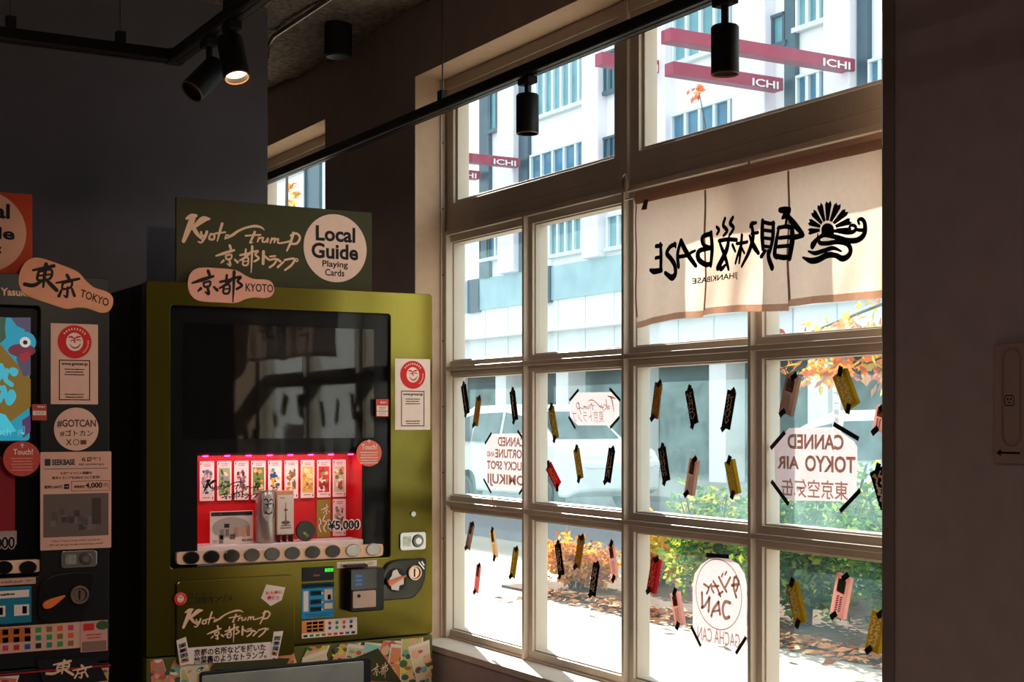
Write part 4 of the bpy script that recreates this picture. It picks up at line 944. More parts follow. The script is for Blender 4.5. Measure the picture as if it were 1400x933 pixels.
s = sticker('small_caution_sticker', R(44, 553, 64, 575), mat('b8483c', .5, 0, .03), bm); f = Flat(front(YM - .0012)); scribble(f, R(50, 554, 63, 559), 1, PAPR); f.rect(R(45, 562, 63, 568), PAPR); scribble(f, R(46, 563, 62, 567), 2, INK); f.build('print', s)
q = R(55, 618, 152, 751); s = sticker('sale_notice', q, mat('e0aa96', .6, 0, .03), bm, YM - .0015)
f = Flat(front(YM - .0027)); f.rect(sub(q, .06, .07, .14, .14), ink('2f3a4a')); f.text('SEEKBASE', sub(q, .16, .075, .48, .135), ink('2f3a4a'), off=.04); f.text('６周年！', sub(q, .58, .055, .84, .105), INK, off=.02); f.text('6th anniversary', sub(q, .54, .115, .9, .15), INK)
f.rect(sub(q, .05, .17, .95, .175), INK); f.text('６周年イベント期間中', sub(q, .28, .205, .72, .235), INK, off=.02); f.text('東京トランプを20%オフにて販売！', sub(q, .16, .25, .84, .28), INK, off=.02)
f.text('通常5,000円', sub(q, .05, .34, .3, .375), INK, off=.02); f.text('➡', sub(q, .33, .33, .4, .38), INK); f.text('期間限定', sub(q, .47, .345, .62, .375), INK, off=.02); f.text('4,000', sub(q, .63, .32, .87, .385), INK, off=.03); f.text('円', sub(q, .89, .33, .95, .38), INK)
for e in ((.43, .3, .98, .305), (.43, .4, .98, .405), (.43, .3, .437, .405), (.973, .3, .98, .405)): f.rect(sub(q, *e), ink('8a2a24'))
f.rect(sub(q, .04, .43, .96, .87), ink('6a5a54'), .0004); 
for k in range(24): a, b = rnd.uniform(.1, .75), rnd.uniform(.55, .75); f.rect(sub(q, a, b, a + .08, b + .06), ink(rnd.choice(('5a4c48', '4a3e3c', '786660'))), .0006 + k * 1e-5)
f.rect(sub(q, .72, .48, .85, .75), ink('4a3c3a'), .001); f.text('Tokyo Trump Cards will be on sale for', sub(q, .15, .9, .85, .925), INK); f.text('20% off during the 6th anniversary event!', sub(q, .12, .94, .88, .965), INK); f.build('print', s)
lock_plate(bm, R(83, 753, 132, 776), YM)
# coin fittings on the black machine
cp = polyplate('coin_plate', [P(*q_) for q_ in crom([(52, 812), (58, 795), (80, 785), (125, 783), (126, 800), (118, 830), (100, 846), (55, 848)], 4, True)], YM, .012, mat('151517', .35, .2, 0), bm, .002)
polyplate('lever', [P(*q_, YM - .014) for q_ in crom([(58, 826), (66, 820), (88, 814), (86, 818), (70, 831), (60, 832)], 3, True)], YM - .012, .012, mat('f0783c', .4, 0, .03), cp, .002)
c = P(107, 813); MB().ring([(a, YM - .012, b) for a, b in ell(c[0], c[1], .028, .028, 32)], [(a, YM - .012, b) for a, b in ell(c[0], c[1], .021, .021, 32)], (0, -.01, 0)).build('slot_ring', mat('8a7468', .35, .8, 0), cp, bevel=.001)
polyplate('slot_face', ell(c[0], c[1], .019, .019, 28), YM - .012, .005, mat('a08a7a', .3, .85, .1, 60), cp); plate('slot', (c[0] - .003, c[1] - .014, c[0] + .003, c[1] + .014), YM - .0165, .001, BLACK, cp, .001, 0)
s = sticker('hint_strip', R(-10, 791, 49, 800), mat('d8a48e', .6, 0, 0), bm); f = Flat(front(YM - .0012)); f.text('for credit push “◇”', R(-8, 793, 45, 798), INK, shear=.2); f.build('print', s)
q = R(-20, 803, 43, 853); s = sticker('instruction_sticker', q, mat('177a96', .45, 0, .04), bm); f = Flat(front(YM - .0012)); f.rect(sub(q, 0, .1, .95, .3), PAPR); scribble(f, sub(q, .1, .13, .7, .27), 1, INK)
for a in (.1, .62): f.rect(sub(q, a, .5, a + .33, .8), PAPR); f.rect(sub(q, a + .18, .55, a + .28, .75), INK)
f.build('print', s)
q = R(-20, 855, 110, 891); s = sticker('payment_sticker', q, mat('dca892', .6, 0, .03), bm); f = Flat(front(YM - .0012)); f.rect(sub(q, 0, .05, .47, .6), ink('c86a2c'))
for a in range(8):
    for b in range(3): f.rect(sub(q, .06 + a * .115, .1 + b * .3, .12 + a * .115, .3 + b * .3), LG[(a * 3 + b * 5) % 8])
f.build('print', s)
q = R(110, 849, 147, 891); s = sticker('ticket_sticker', q, mat('d0988a', .6, 0, .03), bm, YM - .0016); f = Flat(front(YM - .0028)); f.rect(sub(q, .1, .08, .5, .3), REDI); f.poly(ell(*P(140, 855), .02, .014, 20), ink('3f5a34')); scribble(f, sub(q, .15, .4, .85, .6), 2, REDI); f.rect(sub(q, .05, .66, .95, .98), ink('8a6a60')); f.build('print', s)
low = MB().box((BX0, YM, .065), (BX1, YM + .05, LZ)).build('lower_panel', mat('16100f', .5, .1, .04), bm, bevel=.003)
f = Flat(front(YM)); f.rect((BX0, LZ - .010, BX1, LZ - .005), ink('a8202c'), .012); cards_collage(f, (BX0 + .01, .40, BX1 - .004, LZ - .014), 13, 9); f.poly([P(48, 901), P(130, 898), P(146, 930), P(60, 940)], INK, .011)
f.strokes(HIGASHI + KYO2, (88, 350, 292, 472), R(62, 902, 125, 928), PEACH, .012); f.build('card_collage', low)

# ------------------------------------------------------------------ lighting track, spot lamps, ceiling fittings
TRZ = EYE + .968; TX = 2.05
def track(name, a, b, label):
    """black lighting track between two points, with a slot underneath"""
    a, b = Vector(a), Vector(b); d = (b - a).normalized(); s_ = Vector((d.y, -d.x, 0)) * .017
    t = thing(name, tuple((a + b) / 2), label, 'lighting track')
    MB().slab([a + s_, a - s_, b - s_, b + s_], (0, 0, .034)).build('rail', mat('1a191a', .35, .3, .05), t, bevel=.003)
    MB().slab([a + s_ * .25, a - s_ * .25, b - s_ * .25, b + s_ * .25], (0, 0, -.0015)).build('slot', BLACK, t)
    mb = MB()
    for k in (-1, 1): mb.slab([a + s_ * k * 1.02, a + s_ * k * 1.12, b + s_ * k * 1.12, b + s_ * k * 1.02], (0, 0, .006))
    mb.build('side_lip', mat('55504c', .3, .8, 0), t)
    return t, d, s_
def hanger(t, p):
    p = Vector(p)
    mb = MB(); mb.tube([p + Vector((0, 0, .05)), (p.x, p.y, CEIL - .0)], .0025, 8); mb.build('hanger_rod', STEEL, t)
    MB().box(p + Vector((-.012, -.014, .03)), p + Vector((.012, .014, .065))).build('hanger_clip', mat('2a2826', .4, .5, 0), t, bevel=.002)
t, _, _ = track('lighting_track', (TX, 8.9, TRZ), (TX, -2.5, TRZ), 'long black lighting track hung in front of the windows')
for y in (6.4, 3.96, 1.6, -.8): hanger(t, (TX, y, TRZ))
t2, _, _ = track('lighting_track', (1.148, 3.79, TRZ), (1.148, -2.5, TRZ), 'black lighting track running back over the green machine')
for y in (3.35, 1.0, -1.0): hanger(t2, (1.148, y, TRZ))
t3, _, _ = track('lighting_track', (1.125, 3.79, TRZ), (-3.9, 3.79, TRZ), 'black lighting track running left above the black machine')
for x in (1.0, .72, -.3, -2.0): hanger(t3, (x, 3.79, TRZ))
MB().box((1.128, 3.772, TRZ - .001), (1.168, 3.812, TRZ + .036)).build('corner_joint', MATTE, t2)
def spot_lamp(pos, axis, label, lit, power=0., group=None, drop=.05, cone=70):
    """track adapter, stem, knuckle and cylindrical head; axis = the way the mouth points"""
    pos = Vector(pos); axis = Vector(axis).normalized()
    t = thing('spot_lamp', tuple(pos), label, 'lamp', group)
    MB().box(pos + Vector((-.016, -.03, -.022)), pos + Vector((.016, .03, -.002))).build('track_adapter', MATTE, t, bevel=.003)
    k = pos + Vector((0, 0, -drop))
    MB().tube([pos + Vector((0, 0, -.02)), k], .009, 12).build('stem', mat('2a2726', .35, .6, 0), t)
    if abs(axis.z) < .97: h0 = k - axis * .035 - axis.cross(Vector((0, 0, 1))).normalized() * .0; 
    else: h0 = k
    r = .032; h1 = h0 + axis * .108
    up = axis.orthogonal().normalized(); q = axis.cross(up); n = 32
    mb = MB(); prof = [(0, r * .9), (.004, r), (.108, r), (.108, r * .9), (.094, r * .86)]
    vs_ = [h0 + axis * z + (up * math.cos(2 * math.pi * i / n) + q * math.sin(2 * math.pi * i / n)) * rr for z, rr in prof for i in range(n)]
    fs = [(a * n + i, a * n + (i + 1) % n, (a + 1) * n + (i + 1) % n, (a + 1) * n + i) for a in range(len(prof) - 1) for i in range(n)] + [list(range(n))[::-1]]
    hd = mb.add(vs_, fs).build('lamp_head', mat('151416', .5, .1, .05), t, smooth=True)
    lens = [h0 + axis * .095 + (up * math.cos(2 * math.pi * i / n) + q * math.sin(2 * math.pi * i / n)) * r * .86 for i in range(n)]
    MB().add(lens, [list(range(n))]).build('lens', glow('ffc890', 14.) if lit == 2 else (glow('ffd0a0', 1.1) if lit == 1 else mat('3a2418', .3, 0, 0)), hd)
    if lit == 1 or lit == 2 or True:
        o = [h0 + axis * .1085 + (up * math.cos(2 * math.pi * i / n) + q * math.sin(2 * math.pi * i / n)) * r * .99 for i in range(n)]
        i_ = [h0 + axis * .1085 + (up * math.cos(2 * math.pi * i / n) + q * math.sin(2 * math.pi * i / n)) * r * .89 for i in range(n)]
        mb = MB(); mb.ring(o, i_, axis * .003); mb.build('trim_ring', mat('7a5a44', .4, .5, 0), hd)
    if power:
        L = bpy.data.lights.new('spot_light', 'SPOT'); L.energy = power; L.color = (1.0, .78, .60); L.spot_size = math.radians(cone); L.spot_blend = .6; L.shadow_soft_size = .025
        o = bpy.data.objects.new('spot_light', L); COL.objects.link(o); o.parent = t; o.location = h1 + axis * .012 - pos; o.rotation_euler = (-axis).to_track_quat('Z', 'Y').to_euler()
    return t
spot_lamp((TX, 3.44, TRZ), (0, 0, -1), 'black cylinder lamp hanging before the left transom window', 0, group=None)
spot_lamp((TX, 2.56, TRZ), (0, 0, -1), 'black cylinder lamp with a glowing mouth before the right transom window', 1, 2.0, drop=.068)
spot_lamp((1.148, 3.33, TRZ), (.05, -.36, -.93), 'brightly lit black spot lamp above the green machine', 2, 14., drop=.07)
spot_lamp((1.148, 3.50, TRZ), (-.62, -.18, -.66), 'unlit black spot lamp tilted aside behind the bright one', 0, drop=.09)
spot_lamp((1.148, 2.15, TRZ), (.16, .80, -.42), 'black spot lamp aimed at the green machine front', 2, 31., cone=60)
spot_lamp((.2, 3.79, TRZ), (.06, -.25, -.9), 'black spot lamp over the black machine, out to the left', 2, 5., cone=70)
spot_lamp((1.148, 1.60, TRZ), (-.30, .80, -.34), 'black spot lamp aimed at the black machine front', 2, 3.6, cone=60)
# conduit under the ceiling and a surface-mounted ceiling can
mb = MB(); mb.tube([(1.95, 5.27, .2), (1.95, 5.27, CEIL - .15)] + [(1.95, 5.27 - .12 * (1 - math.cos(a)), CEIL - .15 + .12 * math.sin(a)) for a in (.2, .45, .7, .95, 1.2, 1.45)] + [(1.95, 4.6, CEIL - .03), (1.95, 2.0, CEIL - .03)], .009, 10)
tag(mb.build('conduit_pipe', mat('8a8076', .3, .8, .05), smooth=True), 'thin metal conduit bending from the wall corner up to the ceiling', 'pipe')
t = thing('ceiling_can', (2.13, 4.97, CEIL - .03), 'dark cylindrical fitting on the ceiling beside the conduit', 'lamp')
MB().tube([(2.13, 4.97, CEIL - .01), (2.13, 4.97, CEIL - .13)], .052, 32).build('can_body', MATTE, t, bevel=.003)
MB().tube([(2.13, 4.97, CEIL - .129), (2.13, 4.97, CEIL - .134)], [.046, .044], 28).build('can_lens', BLACK, t)

# ------------------------------------------------------------------ noren curtain
CLOTH = translucent('fad8c4', .6); HEM = translucent('e4c8b8', .55)
NX = 2.352
def nz(u, v): p = onX(u, v, NX); return (p.y, p.z)
N0, N1 = nz(870, 300)[0], WY0 + .010
NT, NB = EYE + .655, EYE + .275
SE = [N0, nz(963, 300)[0], nz(1078, 300)[0], N1]
def wave(y, z):
    k = max(0, min(1, (NT - z) / (NT - NB)))
    return NX + k * (.006 * math.sin(y * 21 + 1.5) + .004 * math.sin(y * 47 + z * 9)) - .006 * k + .002 * math.sin(z * 30 + y * 12)
SEAM = translucent('b08a74', .3)
nor = thing('noren_curtain', (NX, (N0 + N1) / 2, NT), 'cream split curtain with black brush lettering seen from behind, hung over the right panes', 'curtain')
for k in range(3):
    ya, yb = SE[k] + (.001 if k else 0), SE[k + 1] - (.001 if k < 2 else 0)
    nxs, nzs = 22, 26
    G = []
    for j in range(nzs + 1):
        for i in range(nxs + 1):
            y = ya + (yb - ya) * i / nxs; z = NT - .035 - (NT - .035 - NB) * j / nzs
            if j == nzs: z += .006 * math.sin(i / nxs * 3.1 + k) + (.012 if k == 2 else 0) * i / nxs - (.012 * (1 - i / nxs) if k == 0 else 0)
            G.append((wave(y, z), y, z))
    pn = MB().add(G, [(j * (nxs + 1) + i, j * (nxs + 1) + i + 1, (j + 1) * (nxs + 1) + i + 1, (j + 1) * (nxs + 1) + i) for j in range(nzs) for i in range(nxs)]).build('cloth_panel', CLOTH, nor, smooth=True)
    f = Flat(lambda p, h: (wave(p[0], p[1]) - h, p[0], p[1])); f.h = .0012
    for i in range(16):
        y0_, y1_ = ya + (yb - ya) * i / 16, ya + (yb - ya) * (i + 1) / 16
        def zb(y): s_ = (y - ya) / (yb - ya); return NB + .006 * math.sin(s_ * 3.1 + k) + (.012 if k == 2 else 0) * s_ - (.012 * (1 - s_) if k == 0 else 0)
        f.poly([(y0_, zb(y0_)), (y1_, zb(y1_)), (y1_, zb(y1_) + .018), (y0_, zb(y0_) + .018)], HEM)
    for ye in ((ya, ya - .008),) if k else ((ya, ya - .006),):
        for j in range(20):
            z0_, z1_ = NB + .02 + (NT - .04 - NB - .02) * j / 20, NB + .02 + (NT - .04 - NB - .02) * (j + 1) / 20
            f.poly([(ye[0], z0_), (ye[1], z0_), (ye[1], z1_), (ye[0], z1_)], SEAM)
    f.build('hem', pn)
# top pocket that carries the rod
mb = MB(); n = 60
mb.add([(wave(N0 + (N1 - N0) * i / n, z) - o, N0 + (N1 - N0) * i / n, z) for z, o in ((NT - .038, .0012), (NT - .03, .006), (NT - .015, .010), (NT, .002), (NT - .015, -.007), (NT - .036, -.001)) for i in range(n + 1)],
       [(j * (n + 1) + i, j * (n + 1) + i + 1, (j + 1) * (n + 1) + i + 1, (j + 1) * (n + 1) + i) for j in range(5) for i in range(n)])
mb.build('rod_pocket', translucent('d2a78e', .3), nor, smooth=True)
MB().tube([(NX, N0 + .006, NT - .016), (NX, N1 - .004, NT - .016)], .005, 12).build('rod', mat('a9a29a', .3, .8, 0), nor)
hk = onX(856.5, 252, NX + .002)
fin = MB()
prof = [(0, .003), (.012, .009), (.024, .0115), (.036, .009), (.046, .005), (.054, .001)]
fin.tube([(hk.x - .004, hk.y, hk.z - .022 + a) for a, _ in prof], [b for _, b in prof], 14).build('hook_cap', mat('7a6258', .35, 0, .05, 30, .5), nor, smooth=True)
MB().tube([(NX, N0 + .006, NT - .016), (NX, hk.y, NT - .016), (NX, hk.y, hk.z - .018)], .003, 8).build('hook_wire', mat('b8b0a6', .3, .8, 0), nor)
# print (the lettering faces the street, so it reads reversed from inside)
BLK = translucent('15120f', .1)
f = Flat(lambda p, h: (wave(p[0], p[1]) - h, p[0], p[1])); f.h = .0022
def q8(a, b): return nz(840 + a * .35367, 170 + b * .35367)
PXM = .00102
def br(pts, wd, closed=False): f.line([q8(*p) for p in pts], [x * PXM for x in wd] if isinstance(wd, (list, tuple)) else wd * PXM, BLK, closed=closed)
cx, cy_ = 838, 408
for k in range(9):
    a0 = math.radians(195 - k * 23.5); a1 = a0 - math.radians(20)
    def pt(a, r): return q8(cx + r * math.cos(a) * .88, cy_ - r * math.sin(a))
    am = (a0 + a1) / 2; r1 = 92 + 14 * math.sin(max(0, min(math.pi, am)))
    f.poly([pt(a0, 34), pt(a0 - .02, r1 * .93), pt(a0 - .09, r1 * 1.04), pt(am, r1 * .96), pt(a1 + .09, r1 * 1.06), pt(a1 + .02, r1 * .92), pt(a1, 34)], BLK)
f.poly([q8(cx - 22, cy_ + 18)] + [q8(cx + 23 * math.cos(math.radians(180 - a)), cy_ - 24 * math.sin(math.radians(a))) for a in range(0, 181, 20)] + [q8(cx + 22, cy_ + 18)], BLK)
br([(777, 470), (790, 455), (800, 440), (800, 425)], [20, 16, 8, 4])
br([(733, 516), (765, 528), (800, 526), (835, 508), (862, 508), (885, 520), (908, 510), (917, 488), (905, 464), (872, 456), (835, 462), (810, 460), (806, 442), (830, 430), (868, 438), (905, 450), (945, 448), (970, 425), (973, 385), (962, 368), (948, 372), (952, 386)], [6, 14, 16, 15, 13, 15, 15, 14, 13, 12, 11, 11, 11, 11, 12, 13, 14, 14, 12, 10, 8, 7])
br([(757, 492), (790, 500), (825, 490), (855, 480), (882, 492)], [5, 11, 11, 10, 5])
br([(826, 418), (862, 414), (905, 420), (932, 414), (938, 398), (925, 391), (914, 398), (918, 408)], [4, 8, 10, 10, 9, 8, 7, 5])
br([(940, 408), (965, 410), (974, 398)], [8, 9, 7])
for pts, wd in [([(640, 332), (662, 332), (680, 328)], [14, 18, 10]), ([(676, 335), (662, 350), (650, 362)], [18, 20, 10]), ([(668, 350), (695, 382), (732, 424)], [10, 17, 12]), ([(735, 430), (700, 438), (680, 440)], [12, 14, 8]),
                ([(636, 398), (628, 450), (624, 500), (634, 516)], [10, 14, 16, 12]), ([(632, 402), (662, 396), (690, 400)], [10, 11, 12]), ([(690, 396), (694, 450), (684, 520)], [14, 18, 14]), ([(640, 440), (686, 436)], 10), ([(636, 474), (686, 470)], 10), ([(630, 510), (660, 516), (686, 514)], [12, 14, 12]), ([(668, 366), (664, 396)], 10),
                ([(578, 372), (576, 430), (580, 485)], [10, 13, 10]), ([(578, 378), (600, 384), (617, 384)], 10), ([(614, 380), (613, 440), (604, 498)], [11, 14, 10]), ([(580, 410), (612, 414)], 9), ([(580, 440), (612, 444)], 9), ([(582, 472), (610, 476)], 9), ([(598, 490), (602, 520), (616, 556)], [10, 14, 16]), ([(588, 490), (576, 512)], [10, 12]),
                ([(556, 382), (540, 386), (535, 398)], [8, 12, 9]), ([(540, 390), (545, 440), (530, 500), (506, 550)], [10, 13, 14, 10]), ([(562, 420), (540, 424)], 9), ([(532, 432), (548, 470), (566, 500)], [8, 14, 10]),
                ([(500, 430), (496, 480), (492, 536)], [11, 13, 10]), ([(478, 462), (502, 460), (524, 456)], 9), ([(494, 474), (482, 510), (474, 538)], [10, 11, 9]), ([(500, 480), (514, 500)], [9, 7]),
                ([(466, 362), (456, 384), (468, 402), (452, 430)], [11, 12, 11, 8]), ([(436, 366), (430, 392), (444, 412), (430, 432)], [11, 12, 11, 8]), ([(402, 398), (412, 410), (404, 426)], [9, 12, 9]), ([(478, 448), (444, 446), (412, 452)], 11), ([(450, 440), (438, 490), (405, 556)], [10, 15, 18]), ([(416, 462), (432, 510), (446, 562)], [10, 13, 9]), ([(462, 468), (472, 492)], [10, 8]), ([(410, 545), (418, 560), (434, 545)], [12, 14, 8]),
                ([(378, 420), (382, 480), (374, 546)], [14, 17, 14]), ([(376, 424), (346, 436), (348, 466), (374, 478)], [14, 13, 12, 11]), ([(374, 480), (334, 490), (330, 522), (352, 542), (376, 540)], [11, 14, 16, 15, 12]),
                ([(266, 452), (256, 500), (262, 552)], [14, 16, 14]), ([(266, 452), (294, 500), (320, 548)], [16, 16, 12]), ([(262, 514), (296, 508)], 11), ([(320, 490), (306, 498)], [8, 10]),
                ([(244, 466), (224, 474), (212, 500), (228, 520), (246, 548), (248, 580), (232, 594), (208, 576)], [12, 14, 15, 15, 17, 18, 18, 12]), ([(240, 462), (246, 476)], [12, 8]),
                ([(184, 464), (190, 510), (192, 566)], [13, 15, 14]), ([(190, 470), (164, 472)], 12), ([(190, 514), (166, 518)], 11), ([(194, 566), (164, 570), (142, 564)], [14, 17, 10])]: br(pts, wd)
a, b = q8(306, 634), q8(490, 572); a2 = q8(306, 600)
f.text('JIHANKIBASE', (b[0], min(a[1], b[1]) + .006, a[0], min(a[1], b[1]) + .026), BLK, off=.02)
f.build('brush_print', nor)
tgp = [q8(122, 292), q8(137, 292), q8(131, 330), q8(112, 332)]
MB().slab([(wave(y, z) - .004, y, z) for y, z in tgp], (-.0015, 0, 0)).build('care_tag', mat('6a5348', .7, 0, .05), nor)

# ------------------------------------------------------------------ posters taped inside the panes
XP = XG - .0022
def yzp(u, v, x=XP): p = onX(u, v, x); return (p.y, p.z)
def gplane(x): return lambda p, h: (x - h, p[0], p[1])
PPR = translucent('ffeff0', .66); BRN = translucent('b89686', .6); LTB = translucent('f4dcd4', .66)
def tape(par, u0, v0, u1, v1, wpx, x=XP - .0010, name='tape'):
    """black tape strip between two frame points"""
    a, b = Vector(yzp(u0, v0)), Vector(yzp(u1, v1)); d = (b - a).normalized(); n = Vector((-d.y, d.x)) * wpx * .00115
    MB().slab([(x, *(a + n)), (x, *(b + n)), (x, *(b - n)), (x, *(a - n))], (-.0005, 0, 0)).build(name, TAPE, par)
def poster(name, pts, label, tapes):
    pp = [yzp(*p) for p in pts]; cy_ = sum(p[0] for p in pp) / len(pp); z0 = min(p[1] for p in pp)
    t = thing(name, (XP, cy_, z0), label, 'poster', None)
    MB().slab([(XP, *p) for p in pp], (-.0006, 0, 0)).build('sheet', PPR, t)
    for tp in tapes: tape(t, *tp)
    return t
def Q(u0, v0, u1, v1):
    """box on the pane: (y right, z low, y left, z high); near side (small y) is at the right of the frame"""
    vc = (v0 + v1) / 2; uc = (u0 + u1) / 2
    return (yzp(u1, vc)[0], yzp(uc, v1)[1], yzp(u0, vc)[0], yzp(uc, v0)[1])
# printing readable from the street: in (y, z) coordinates glyphs run towards +y, which is reversed for the room
t = poster('poster', [(790, 537), (836, 536.5), (846.5, 549), (846.5, 573), (838, 582), (790, 582), (779.5, 570), (780, 547)], 'cream eight-sided poster with thin brown brush writing in reverse', [(779, 548, 791.5, 533, 4), (834, 531.5, 848.5, 548, 4), (778, 570, 787, 586, 4), (834.5, 585.5, 847.5, 570.5, 4)])
f = Flat(gplane(XP - .0006)); f.strokes(TT, (200, 158, 738, 300), Q(788, 541, 842, 565), BRN, wk=1.1); f.text('東京トランプ', Q(783, 562, 826, 578), BRN, off=-.005, shear=.15); f.build('lettering', t)
t = poster('poster', [(673, 593.5), (716, 593), (722, 604), (722, 662), (714, 671), (672, 670), (665.5, 660), (665.5, 603)], 'cream poster about canned fortune, cut off by the mullion at its right', [(663.5, 607, 672.5, 592, 4), (708, 589, 720, 607, 4), (661.5, 655, 672, 674.5, 4), (710, 676, 724, 655, 4)])
f = Flat(gplane(XP - .0006)); 
for s_, bx in (('CANNED', (681, 598, 718, 611)), ('FORTUNE', (677.5, 614.5, 718, 627)), ('AND', (665.8, 617.5, 676.5, 624.5)), ('LUCKY SPOT', (666, 631, 718, 643)), ('OMIKUJI', (667, 649, 718, 667))): f.text(s_, Q(*bx), BRN, off=.03); f.text(s_, Q(bx[0] + .3, bx[1] + .5, bx[2] - .3, bx[3] - .5), LTB, .0012, off=-.012) if s_ != 'AND' else 0
f.build('lettering', t)
t = poster('poster', [(1079, 585.5), (1141, 584.5), (1168, 604), (1172, 612), (1171, 674), (1160, 686), (1080, 684.5), (1060, 667), (1059, 607)], 'large cream poster about canned air in the right pane', [(1054, 613.5, 1073.5, 591, 5), (1140, 580, 1174.5, 600.5, 5), (1055, 658, 1078.5, 690, 5), (1149, 699.5, 1176.5, 670.5, 5)])
f = Flat(gplane(XP - .0006))
for s_, bx in (('CANNED', (1077, 594, 1154, 615)), ('TOKYO', (1101, 623.5, 1170, 646.5)), ('AIR', (1063, 624, 1093, 641.5))): f.text(s_, Q(*bx), BRN, off=.035); f.text(s_, Q(bx[0] + .5, bx[1] + .8, bx[2] - .5, bx[3] - .8), LTB, .0012, off=-.010)
f.text('東京空気缶', Q(1069, 656, 1160, 682), BRN, off=.012); f.build('lettering', t)
arch = [yzp(947, 873), yzp(948, 800)]
pts = [(1021, 884), (1021, 800), (1018, 785), (1010, 772), (998, 764.5), (984, 762.5), (970, 764.5), (958, 773), (950, 785), (947, 800), (947.5, 873), (960, 879)]
t = poster('poster', pts, 'arch-topped cream poster with a ringed brush logo in the lower pane', [(966, 759, 997, 761.5, 5), (945.5, 857, 958.5, 884, 4.5), (1006.5, 894, 1020.5, 871.5, 4.5)])
f = Flat(gplane(XP - .0006)); c = yzp(982.5, 813); rx, rz = abs(yzp(951, 813)[0] - c[0]), abs(yzp(982.5, 763.5)[1] - c[1])
f.line(ell(c[0], c[1], rx * .97, rz * .97, 48), .003, BRN, closed=True, sub=1)
def zg(a, b): return yzp(860 + a * .25714, 700 + b * .25714)
for p_, w_ in [([(570, 345), (585, 372)], 16), ([(548, 392), (585, 385)], 15), ([(562, 350), (558, 400), (572, 455)], 15), ([(580, 395), (572, 420)], 13), ([(520, 320), (512, 335)], 11), ([(500, 330), (494, 345)], 11), ([(480, 348), (500, 390), (520, 425)], 14), ([(540, 350), (515, 400)], 13), ([(500, 425), (478, 440)], 12), ([(450, 370), (470, 405), (488, 450)], 13), ([(478, 395), (440, 400), (452, 430)], 12), ([(400, 385), (425, 405), (415, 435)], 13), ([(440, 385), (425, 405)], 11),
               ([(540, 485), (512, 480), (500, 520), (512, 565), (535, 560)], 17), ([(478, 480), (450, 520), (440, 555)], 16), ([(478, 480), (486, 545)], 16), ([(450, 530), (480, 525)], 11), ([(430, 455), (425, 530)], 16), ([(428, 460), (405, 500), (388, 510)], 14), ([(390, 430), (392, 510)], 16)]: f.line([zg(*a) for a in p_], w_ * .00058, BRN)
f.text('GACHA CAN', Q(954, 862, 1012, 881), BRN, off=.0); f.build('lettering', t)

